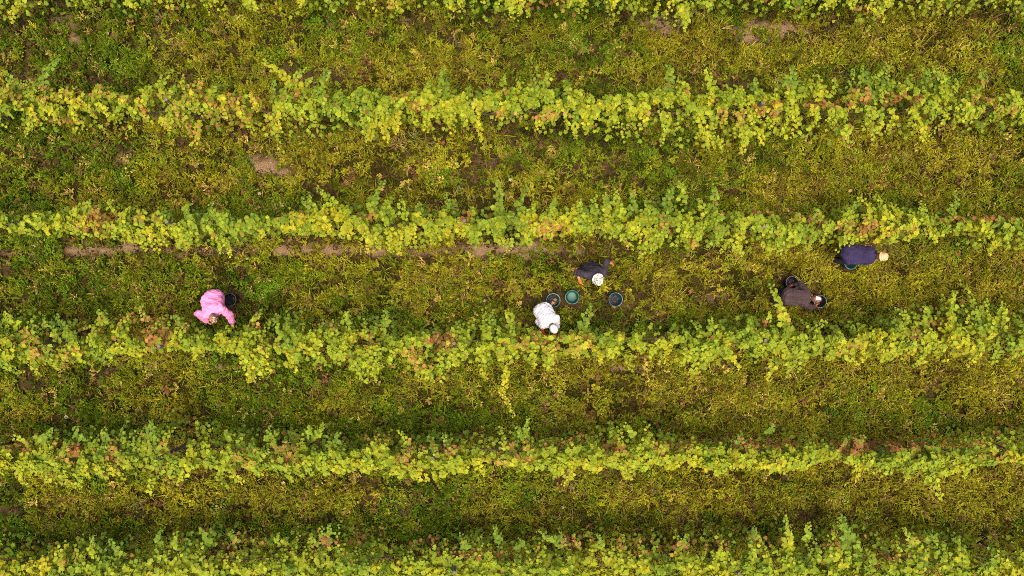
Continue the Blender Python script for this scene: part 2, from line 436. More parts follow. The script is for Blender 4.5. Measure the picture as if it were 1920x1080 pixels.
def build_weeds():
    rng = np.random.default_rng(21)
    fine = plant_collection('feathery_weed', [blade_mesh(rng, 9, 0.17, 0.0080, 0.72, 0.022, leafy=7) for _ in range(7)])
    blades = plant_collection('grass_clump', [blade_mesh(rng, 16, 0.23, 0.0058, 0.95, 0.05) for _ in range(6)])
    broad = plant_collection('broad_weed', [broad_mesh(rng, 44, 0.14, 0.052, 0.12) for _ in range(6)])
    HX, HY = 15.0, 9.6
    def pts(density):
        n = int(4 * HX * HY * density)
        x = rng.uniform(-HX, HX, n); y = rng.uniform(-HY, HY, n)
        keep = np.ones(n, bool)
        for bx, by in BPOS:
            keep &= (x - bx) ** 2 + (y - by) ** 2 > 0.27 ** 2
        return x[keep], y[keep]
    GREEN_D = np.array([0.084, 0.130, 0.007]); GREEN_M = np.array([0.152, 0.184, 0.009])
    OLIVE = np.array([0.216, 0.196, 0.014]); STRAW = np.array([0.37, 0.27, 0.060]); YEL = np.array([0.258, 0.236, 0.013]); BROWN = np.array([0.13, 0.072, 0.026])
    def colour(x, y, green_bias):
        g = fbm(x * .5, y, 1.0, 31, 4) + green_bias + rng.normal(0, 0.07, len(x)) - 0.018 * x * 0.35
        s = fbm(x * .6, y, 0.7, 47, 3) + rng.normal(0, 0.09, len(x))
        w1 = sstep(0.38, 0.62, g)[:, None]
        c = OLIVE * (1 - w1) + GREEN_M * w1
        w2 = sstep(0.55, 0.78, g)[:, None]; c = c * (1 - w2) + GREEN_D * w2
        w3 = .9 * (sstep(0.53, 0.76, s) * (1 - sstep(0.5, 0.7, g)))[:, None]; c = c * (1 - w3) + YEL * w3
        k = rng.uniform(0, 1, len(x))
        c = np.where((k < 0.05)[:, None], STRAW, c); c = np.where(((k > 0.07) & (k < 0.17))[:, None], BROWN, c)
        return c * (rng.uniform(0.45, 1.45, len(x)) * (.7 + .6 * fbm(x, y, .35, 133, 2)))[:, None]
    # 1 feathery low weeds
    x, y = pts(118)
    _, thin = bare_at(x, y); d = row_dist(x, y)
    pat = fbm(x * .6, y, 0.45, 61, 4)
    prob = (1 - thin * .90) * (0.34 + 0.8 * sstep(0.38, 0.58, pat))
    k = rng.uniform(0, 1, len(x)) < prob; x, y = x[k], y[k]
    sc = rng.uniform(0.65, 1.35, len(x)) * (0.75 + 0.6 * fbm(x, y, 0.8, 71, 2))
    scatter('weeds', fine, np.stack([x, y, ground_h(x, y) - 0.005], 1), rng.uniform(0, 6.3, len(x)), sc, rng.integers(0, 7, len(x)), colour(x, y, 0.02),
            label='feathery olive green weeds covering the alleys between the vines', cat='weeds')
    # a thin mat of seedlings, its colour darkened to paint shade between the weeds
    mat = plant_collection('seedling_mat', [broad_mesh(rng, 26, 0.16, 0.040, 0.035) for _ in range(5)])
    x, y = pts(80)
    _, thin = bare_at(x, y)
    k = rng.uniform(0, 1, len(x)) < (1 - thin * .95) * (.35 + .8 * sstep(.35, .6, fbm(x, y, .6, 201, 3))); x, y = x[k], y[k]
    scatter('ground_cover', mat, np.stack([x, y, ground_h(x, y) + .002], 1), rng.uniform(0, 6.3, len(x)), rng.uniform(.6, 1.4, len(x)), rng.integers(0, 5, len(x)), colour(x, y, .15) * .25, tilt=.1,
            label='mat of seedlings coloured dark as painted shade in gaps between the taller weeds', cat='weeds')
    # 2 grass blades
    x, y = pts(58)
    _, thin = bare_at(x, y)
    pat = fbm(x, y, 0.9, 83, 3)
    prob = (1 - thin * .92) * (0.10 + 0.9 * sstep(0.48, 0.68, pat + .02 * np.clip(x, -4, 8)))
    k = rng.uniform(0, 1, len(x)) < prob; x, y = x[k], y[k]
    sc = rng.uniform(0.6, 1.5, len(x))
    scatter('grass', blades, np.stack([x, y, ground_h(x, y) - 0.005], 1), rng.uniform(0, 6.3, len(x)), sc, rng.integers(0, 6, len(x)), colour(x, y, -0.08) * 1.08,
            label='thin yellowish grass mixed among the weeds between the rows', cat='grass')
    # 3 lush broad-leaved weeds, mostly on the upper side of each row
    x, y = pts(95)
    _, thin = bare_at(x, y); d = row_dist(x, y)
    pat = fbm(x, y, 0.7, 97, 3)
    side = np.exp(-((d - 0.38) / 0.22) ** 2)
    prob = (1 - thin * 0.8) * np.clip(1.15 * side * sstep(0.36, 0.55, pat) + 0.9 * sstep(0.6, 0.72, pat), 0, 1)
    k = rng.uniform(0, 1, len(x)) < prob; x, y = x[k], y[k]
    sc = rng.uniform(0.6, 1.25, len(x))
    c = colour(x, y, 0.22); c[:, 0] *= 0.85
    scatter('undergrowth', broad, np.stack([x, y, ground_h(x, y) - 0.01], 1), rng.uniform(0, 6.3, len(x)), sc, rng.integers(0, 6, len(x)), c,
            label='lush dark green low weeds growing along the foot of the rows', cat='weeds')
build_weeds()

# ------------------------------------------------------------------ tall grass tufts that stand out one by one
def build_tufts():
    rng = np.random.default_rng(5)
    spots = [ # px, py, blades, length, colour, words
     (190, 272, 22, .42, (.17, .20, .05), 'pale green tall grass tuft in the alley, upper left, below the first full row'),
     (292, 255, 16, .30, (.16, .20, .05), 'small pale grass tuft below the first full row near the orange shoot'),
     (748, 270, 26, .42, (.34, .25, .11), 'dry straw coloured grass tuft below the drooping yellow shoots'),
     (780, 262, 20, .38, (.16, .18, .05), 'green grass tuft beside the dry straw coloured tuft'),
     (1240, 734, 26, .40, (.12, .18, .05), 'green star-shaped grass tuft in the alley below the picker in stripes'),
     (175, 492, 30, .40, (.24, .21, .06), 'yellowish feathery grass tuft on the wheel track left of the picker in pink'),
     (190, 38, 24, .45, (.30, .21, .08), 'dry tawny grass tuft below the topmost row on the left'),
     (305, 35, 20, .32, (.26, .24, .08), 'pale yellow grass tuft below the topmost row, left of centre'),
     (860, 345, 22, .36, (.18, .20, .05), 'olive grass tuft just above the second full row, centre'),
     (1690, 300, 30, .44, (.27, .24, .05), 'large yellow grass tuft in the alley, upper right'),
     (1580, 340, 30, .38, (.25, .22, .06), 'yellow grass tuft above the second full row, right of centre'),
     (1895, 22, 22, .40, (.22, .22, .07), 'pale grass tuft at the top right corner'),
     (1070, 900, 30, .46, (.27, .23, .06), 'wide yellowish grass tuft under the lower row, centre'),
     (470, 930, 24, .36, (.24, .21, .05), 'yellowish grass tuft in the bottom alley on the left'),
     (260, 940, 20, .40, (.24, .22, .06), 'thin upright looking grass tuft in the bottom alley, far left'),
     (1850, 1000, 24, .50, (.34, .25, .09), 'dry arching grass stalks at the lower right corner'),
     (440, 1000, 14, .36, (.22, .22, .07), 'sparse grass tuft with pale stalks just above the bottom row'),
     (290, 690, 22, .34, (.32, .23, .12), 'dry brownish grass patch below the vine row, left of centre'),
     (520, 255, 16, .30, (.17, .19, .05), 'green grass tuft under the first full row, left of centre'),
     (960, 490, 24, .34, (.12, .17, .03), 'green grass tuft in the middle alley left of the standing picker'),
     (1240, 515, 24, .38, (.24, .23, .04), 'yellow green grass tuft in the middle alley right of the standing picker'),
     (1570, 590, 26, .42, (.25, .22, .05), 'yellow grass tuft right of the brown-shirted picker'),
     (260, 775, 18, .30, (.30, .24, .05), 'small golden grass tuft above the lower row, far left'),
     (800, 270, 14, .40, (.28, .22, .10), 'thin pale stalks lying below the first full row, centre'),
    ]
    for px, py, n, length, c, lab in spots:
        x, y = wpos(px, py)
        V, F, C = [], [], []
        for i in range(n):
            a = rng.uniform(0, 6.283); d = np.array([math.cos(a), math.sin(a), 0]); s = np.array([-d[1], d[0], 0])
            L = length * rng.uniform(.5, 1.1); lean = rng.uniform(.35, .95); b = len(V)
            cc = np.array(c) * rng.uniform(.65, 1.3)
            bend = s * rng.normal(0, .12) * L
            for t, w in zip((0, .3, .6, .85, 1.0), (.5, 1, .85, .5, .05)):
                p = d * (0.02 + L * lean * t ** 1.3) + bend * t * t + np.array([0, 0, max(0.01, L * (0.8 * t * (1.1 - .5 * lean) - 0.55 * lean * t ** 2.4))])
                wv = s * 0.0058 * w
                V += [p - wv, p + wv]; C += [cc, cc]
            for k in range(4):
                F.append((b + 2 * k, b + 2 * k + 1, b + 2 * k + 3, b + 2 * k + 2))
        z = float(ground_h(np.array([x]), np.array([y]))[0])
        o = mesh_obj('grass_tuft', np_mesh('grass_tuft', np.array(V), np.array(F), False, np.array(C)), M_TUFT, loc=(x, y, z))
        tag(o, lab, 'grass tuft', 'grass tufts standing out in the alleys')
build_tufts()

# ------------------------------------------------------------------ grapevines
LEAF_UV = np.array([(0, 0), (.20, -.10), (.46, .08), (.40, .30), (.52, .52), (.27, .66), (0, 1.0), (-.27, .66), (-.52, .52), (-.40, .30), (-.46, .08), (-.20, -.10)])
def leaf_template():
    P = [(0, .36, 0.0)]
    for u, v in LEAF_UV:
        P.append((u, v, 0.10 * abs(u) * 2 * .5 - 0.10 * max(0, v - .36) - (0.05 if abs(u) > .42 else 0)))
    V = np.array(P); V[:, 1] -= 0.0
    n = len(LEAF_UV)
    F = np.array([(0, 1 + (k + 1) % n, 1 + k) for k in range(n)])[:, ::-1]
    return V, F
LT_V, LT_F = leaf_template()

C_YEL = np.array([0.340, 0.318, 0.014]); C_LIME = np.array([0.255, 0.295, 0.016]); C_GRN = np.array([0.185, 0.245, 0.016]); C_COOL = np.array([0.125, 0.195, 0.018])
C_ORG = np.array([0.345, 0.165, 0.042]); C_BRN = np.array([0.255, 0.100, 0.034]); C_RED = np.array([0.250, 0.075, 0.036]); C_PALE = np.array([0.520, 0.400, 0.210])
# places where leaves have turned: px, py, rx, ry, kind, amount
TURNED = [
 (60,175,90,20,'o',.35),(180,170,60,14,'o',.35),(245,180,20,14,'o',.6),(370,170,22,30,'o',.7),(320,205,60,30,'o',.25),(430,205,60,30,'o',.35),(120,225,60,14,'o',.3),(365,245,20,14,'o',.5),
 (555,180,26,10,'b',.6),(470,215,40,16,'o',.4),(560,235,20,12,'o',.5),(790,197,22,10,'b',.6),(750,180,20,10,'o',.5),(930,212,30,8,'o',.6),(1010,215,50,10,'o',.55),
 (1340,190,6,6,'r',1),(1370,215,30,12,'o',.5),(1440,205,26,12,'b',.6),(1510,195,14,8,'r',.5),(1570,195,60,10,'b',.55),(1615,178,20,12,'o',.8),(1690,185,40,12,'b',.7),(1840,185,40,10,'b',.5),(1880,205,30,12,'o',.4),
 (190,405,40,14,'b',.65),(180,425,40,10,'b',.5),(270,410,30,10,'b',.5),(560,405,14,8,'o',.5),(870,403,10,14,'r',.8),(690,405,16,8,'b',.6),(1020,425,40,16,'o',.45),(1250,425,16,10,'o',.5),
 (1440,398,30,6,'r',.6),(1500,405,40,8,'b',.5),(1610,425,40,14,'b',.7),(1530,420,20,10,'b',.6),(1870,407,60,7,'r',.8),(1700,430,40,12,'o',.3),(1790,410,40,8,'b',.4),(1298,455,7,10,'o',1),
 (60,630,50,20,'o',.4),(100,660,50,16,'o',.4),(240,600,50,14,'o',.55),(290,625,30,30,'b',.65),(340,600,30,20,'o',.4),(285,640,14,10,'o',.7),(480,605,16,14,'o',.7),(500,650,16,10,'b',.4),(630,605,14,12,'r',.6),
 (690,640,16,12,'b',.6),(830,640,30,16,'b',.9),(770,662,20,12,'o',.6),(785,680,20,14,'o',.6),(1010,640,50,18,'o',.4),(1080,640,30,16,'o',.5),(1060,660,24,12,'o',.5),(1225,590,26,20,'o',.55),(1245,576,8,8,'r',1),
 (1435,610,12,8,'r',.8),(1490,600,14,16,'o',.4),(1760,610,20,10,'b',.7),(1715,625,16,8,'b',.6),(1590,650,40,14,'o',.25),(180,620,40,10,'o',.35),
 (35,840,20,10,'r',.6),(140,845,12,12,'r',.8),(215,850,14,30,'o',.7),(110,850,30,14,'o',.4),(320,835,30,14,'b',.5),(450,860,30,20,'o',.35),(530,850,30,24,'o',.5),
 (680,825,40,12,'o',.6),(770,855,24,24,'o',.6),(830,840,40,12,'o',.6),(960,860,40,20,'o',.4),(1000,835,60,10,'o',.45),(1150,840,24,12,'b',.8),(1080,825,24,8,'o',.6),(1260,840,40,12,'o',.6),(1350,822,60,8,'o',.75),
 (1410,838,40,8,'b',.6),(1460,832,30,8,'b',.8),(1592,842,26,12,'r',.85),(1650,834,80,12,'r',.7),(1780,826,90,10,'r',.3),(1700,835,40,10,'b',.8),(1775,832,16,16,'o',.75),(1850,830,40,12,'o',.5),(1880,810,30,8,'r',.5),(1860,855,40,10,'o',.35),
 (80,1035,8,8,'p',.9),(240,1045,10,6,'o',.9),(460,1015,60,14,'o',.4),(430,1035,14,14,'b',.5),(620,1015,30,10,'r',.4),(670,1010,12,10,'r',.9),(790,1010,30,14,'r',.6),(830,1030,40,12,'o',.55),(900,1040,40,10,'r',.5),
 (1080,1018,30,12,'r',.6),(1200,1025,60,14,'o',.5),(1310,1025,60,10,'b',.6),(1430,1015,40,10,'o',.5),(1560,1020,24,8,'b',.7),(1700,1010,24,8,'o',.4),(1680,1045,30,8,'b',.5),(1250,1035,40,12,'o',.3),
 (700,10,60,10,'o',.3),(1020,5,40,8,'r',.5),(1620,15,10,14,'o',.8),(320,8,30,8,'o',.3),
]
TK = np.array([(t[0], t[1], t[2], t[3], 'obrp'.index(t[4]), t[5]) for t in TURNED], float)
TCOL = np.stack([C_ORG, C_BRN, C_RED, C_PALE])

def leaf_colours(rng, P, row, base_yel):
    """colour of each leaf at world positions P (n,3)"""
    n = len(P)
    k = (CAM_H - P[:, 2]) / FPX
    px = P[:, 0] / k + 960; py = 540 - P[:, 1] / k
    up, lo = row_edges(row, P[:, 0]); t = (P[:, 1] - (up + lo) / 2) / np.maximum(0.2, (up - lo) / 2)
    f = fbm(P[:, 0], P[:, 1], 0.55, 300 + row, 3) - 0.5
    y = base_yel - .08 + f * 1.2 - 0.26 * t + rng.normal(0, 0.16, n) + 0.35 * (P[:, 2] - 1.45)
    c = C_COOL + (C_GRN - C_COOL) * sstep(-.45, .05, y)[:, None]
    c = c + (C_LIME - c) * sstep(.05, .50, y)[:, None]
    c = c + (C_YEL - c) * sstep(.55, 1.15, y)[:, None]
    prob = np.zeros((4, n))
    for q in TK:
        d = np.sqrt(((px - q[0]) / (q[2] * 1.1)) ** 2 + ((py - q[1]) / (q[3] * 1.1)) ** 2)
        prob[int(q[4])] = np.maximum(prob[int(q[4])], q[5] * (1 - sstep(.6, 1.25, d)))
    prob[0] *= .85; prob[3] *= .7; prob[0] += 0.004; prob[1] += 0.008 + 0.05 * sstep(1.25, .7, P[:, 2])
    u = rng.uniform(0, 1, n); done = np.zeros(n, bool); acc = 0
    for i in range(4):
        pi = prob[i]
        hit = (u < pi) & ~done
        mixk = rng.uniform(.6, 1.0, n)[:, None]
        c = np.where(hit[:, None], c * (1 - mixk) + TCOL[i] * mixk, c)
        done |= hit; u = np.where(done, u, (u - pi) / np.maximum(1e-3, 1 - pi))
    c = c * rng.uniform(.74, 1.26, n)[:, None]
    c[:, 0] *= rng.uniform(.92, 1.1, n)
    return c

CLEAR = [(392, 573, 37), (405, 600, 15), (425, 594, 14), (1020, 590, 29), (1038, 613, 16), (1026, 622, 8), (1500, 554, 30), (1538, 565, 17), (1486, 530, 14), (1626, 487, 22), (1600, 490, 14), (1657, 483, 14)]
def clear_of_people(P, S):
    k = (CAM_H - P[:, 2]) / FPX
    px = P[:, 0] / k + 960; py = 540 - P[:, 1] / k
    ok = np.ones(len(P), bool)
    for cx, cy, r in CLEAR:
        ok &= (px - cx) ** 2 + (py - cy) ** 2 > (r + 2) ** 2
    return ok
def leaves_mesh(rng, P, N, D, S, C):
    """many leaves in one mesh: base point P, normal N, axis D, size S, colour C"""
    n = len(P)
    N = N / np.linalg.norm(N, axis=1)[:, None]
    D = D - N * (D * N).sum(1)[:, None]; D /= np.maximum(1e-6, np.linalg.norm(D, axis=1))[:, None]
    X = np.cross(D, N)
    V = LT_V[None, :, :] * np.ones((n, 1, 1))
    V = V * (1 + rng.normal(0, .07, V.shape))
    V[:, :, 2] *= rng.uniform(.3, 2.4, n)[:, None]
    V = V * S[:, None, None]
    W = P[:, None, :] + V[:, :, 0:1] * X[:, None, :] + V[:, :, 1:2] * D[:, None, :] + V[:, :, 2:3] * N[:, None, :]
    F = (LT_F[None, :, :] + (np.arange(n) * len(LT_V))[:, None, None]).reshape(-1, 3)
    cc = np.repeat(C, len(LT_V), 0).reshape(n, len(LT_V), 3)
    cc = cc * np.where(np.arange(len(LT_V)) == 0, 1.07, 0.97)[None, :, None]
    return W.reshape(-1, 3), F, cc.reshape(-1, 3)

def bez(p0, p1, p2, p3, t):
    t = t[:, None]
    return (1 - t) ** 3 * p0 + 3 * (1 - t) ** 2 * t * p1 + 3 * (1 - t) * t * t * p2 + t ** 3 * p3

def leaves_on_curve(rng, ctrl, n, s0, s1, spread, up=1.0, t0=0.2):
    t = np.clip(np.linspace(t0, 1.0, n) + rng.normal(0, .01, n), 0, 1)
    P = bez(*ctrl, t); T = bez(*ctrl, np.clip(t + .03, 0, 1)) - bez(*ctrl, np.clip(t - .03, 0, 1))
    T /= np.maximum(1e-6, np.linalg.norm(T, axis=1))[:, None]
    Z = np.array([0, 0, 1.0])
    side = np.cross(T, Z); side /= np.maximum(.15, np.linalg.norm(side, axis=1))[:, None]
    sg = np.where(np.arange(n) % 2 == 0, 1.0, -1.0)[:, None]
    sz = (s0 + (s1 - s0) * t ** 1.5) * rng.uniform(.75, 1.2, n)
    off = side * sg * (spread * sz * rng.uniform(-.35, .75, n))[:, None] + Z * (sz * rng.uniform(.0, .5, n))[:, None]
    base = P + off
    D = side * sg * rng.uniform(.2, 1, n)[:, None] + T * rng.uniform(-.2, 1.0, n)[:, None] + rng.normal(0, .3, (n, 3))
    N = Z * up + side * sg * .22 + T * .12 + rng.normal(0, .32, (n, 3)); N[:, 2] = np.maximum(N[:, 2], .25)
    return base, N, D, sz, t

def tube(pts, radii, seg=6):
    V, F = [], []
    pts = [np.array(p, float) for p in pts]
    for i, (p, r) in enumerate(zip(pts, radii)):
        a = pts[max(0, i - 1)]; b = pts[min(len(pts) - 1, i + 1)]
        T = b - a; T /= np.linalg.norm(T)
        h = np.array([1, 0, 0]) if abs(T[0]) < .8 else np.array([0, 1, 0])
        u = np.cross(T, h); u /= np.linalg.norm(u); v = np.cross(T, u)
        for k in range(seg):
            an = 2 * math.pi * k / seg
            V.append(p + r * (math.cos(an) * u + math.sin(an) * v))
    for i in range(len(pts) - 1):
        for k in range(seg):
            F.append((i * seg + k, i * seg + (k + 1) % seg, (i + 1) * seg + (k + 1) % seg, (i + 1) * seg + k))
    F.append(tuple(range(seg))[::-1]); F.append(tuple((len(pts) - 1) * seg + k for k in range(seg)))
    return V, F

# long shoots that stick out of the rows: row, base px, base py, tip px, tip py, yellowness, leaf size at base
SHOOTS = [
 (0,40,-2,22,42,.45,.085),(0,235,0,262,16,.5,.08),(0,1290,10,1285,58,.5,.09),(0,1318,0,1330,18,.5,.08),(0,1620,5,1655,42,.5,.08),(0,850,0,860,24,.4,.08),(0,950,0,955,30,.3,.08),
 (1,578,184,493,116,1.05,.10),(1,28,168,10,133,-.2,.09),(1,70,172,110,112,.1,.085),(1,590,172,612,128,.25,.085),(1,552,170,574,130,.5,.08),(1,690,215,690,264,.75,.10),(1,722,212,730,264,.7,.10),
 (1,820,180,832,130,.45,.08),(1,1015,170,1022,136,.6,.085),(1,886,212,904,264,.6,.08),(1,1255,185,1252,123,-.1,.095),(1,1325,200,1322,132,.8,.10),(1,1493,185,1487,125,.1,.095),
 (1,1560,180,1565,148,.1,.08),(1,1762,180,1764,138,.6,.09),(1,1782,180,1792,150,.6,.08),(1,1835,172,1838,130,-.2,.09),(1,1398,235,1388,290,.45,.09),(1,1602,235,1588,276,.55,.08),(1,362,228,355,275,.8,.08),
 (1,1322,235,1342,276,.8,.085),(1,1700,165,1708,140,.2,.08),(1,735,200,742,250,.6,.09),(1,340,170,343,140,.7,.06),
 (2,150,408,168,376,.5,.085),(2,214,405,210,376,.4,.08),(2,640,395,594,352,.35,.08),(2,695,400,722,340,.15,.085),(2,932,405,932,338,.2,.095),(2,972,400,988,348,.1,.08),(2,1125,405,1120,366,.3,.075),
 (2,1168,405,1156,356,.55,.075),(2,1190,400,1184,362,.1,.08),(2,1330,400,1338,346,.2,.09),(2,1788,405,1790,358,.35,.07),(2,742,435,752,478,.75,.085),(2,692,432,688,474,.6,.08),(2,1428,455,1434,484,.6,.08),
 (2,1880,440,1856,478,.7,.075),(2,1040,398,1042,372,.2,.08),(2,610,420,578,360,.3,.06),(2,1255,395,1262,352,.1,.09),(2,1230,440,1222,474,.6,.09),(2,860,395,835,362,-.1,.07),
 (3,1484,634,1446,534,.85,.10),(3,1740,615,1734,574,.1,.09),(3,1786,610,1788,545,.3,.095),(3,1700,615,1678,578,.3,.07),(3,946,690,938,740,.8,.075),(3,935,725,964,782,.75,.046),(3,1092,622,1110,572,.1,.09),
 (3,962,612,950,582,.4,.085),(3,1872,610,1880,568,.3,.09),(3,492,690,466,716,.6,.08),(3,795,690,814,716,.6,.08),(3,925,612,925,582,-.1,.07),(3,720,610,722,582,.2,.08),(3,25,610,10,586,.7,.08),(3,1830,600,1850,560,.3,.08),
 (4,205,835,196,802,.1,.08),(4,415,850,454,906,.7,.09),(4,985,825,990,782,.6,.07),(4,1000,835,972,800,.2,.08),(4,1612,860,1606,904,.8,.07),(4,1738,870,1764,936,.5,.085),(4,60,830,100,805,.2,.08),(4,270,830,285,792,.1,.08),
 (4,590,825,580,798,.2,.08),(4,1190,820,1172,796,.2,.085),(4,1078,850,1072,898,.4,.085),(4,1440,815,1452,798,.1,.08),(4,745,865,752,896,.6,.07),(4,345,870,330,906,.7,.09),
 (5,1478,1040,1472,968,.8,.095),(5,1590,1030,1576,968,-.2,.10),(5,1720,1030,1694,990,.5,.075),(5,395,1025,375,990,.1,.09),(5,612,1030,618,984,.35,.09),(5,170,1050,174,1016,.8,.08),(5,1052,1020,1008,994,.2,.07),
 (5,300,1025,304,992,.1,.07),(5,1755,1020,1768,996,.1,.08),(5,1125,1030,1120,1000,.3,.08),(5,935,1020,928,985,.1,.07),(5,530,1025,522,1000,.3,.07),
]
# stretches with thin foliage: row, px from, px to, how much is left
THIN = [(2, 52, 82, .15), (4, 1546, 1570, .2), (2, 470, 560, .7), (4, 890, 925, .5), (1, 740, 790, .8), (3, 1180, 1260, .5), (3, 1090, 1180, .8), (2, 0, 50, .5)]
VINE_X0, VINE_DX, N_VINES = -7.3 + 1.26 * -3.5, 1.26, 20
ORD = ['first','second','third','fourth','fifth','sixth','seventh','eighth','ninth','tenth','eleventh','twelfth','thirteenth','fourteenth','fifteenth','sixteenth','seventeenth','eighteenth']
ROWNAME = ['the row cut off by the top edge', 'the first full row from the top', 'the second full row from the top', 'the row all three bucket pickers face', 'the lowest full row', 'the row cut off by the bottom edge']
ROWNAME[3] = 'the third full row from the top'
ROW_YEL = [.35, .50, .42, .36, .38, .45]

LEAF_BANK = []
def leaf_bank():
    rng = np.random.default_rng(77)
    for k in range(14):
        c = [C_YEL, C_LIME, C_LIME, C_GRN, C_LIME, C_GRN, C_YEL][k % 7] * rng.uniform(.85, 1.2)
        V, F, C = leaves_mesh(rng, np.zeros((1, 3)), np.array([[0, 0, 1.0]]), np.array([[0, 1.0, 0]]), np.array([1.0]), c[None])
        me = np_mesh('leaf', V, F, False, C); me.materials.append(M_LEAF)
        LEAF_BANK.append(me)
leaf_bank()

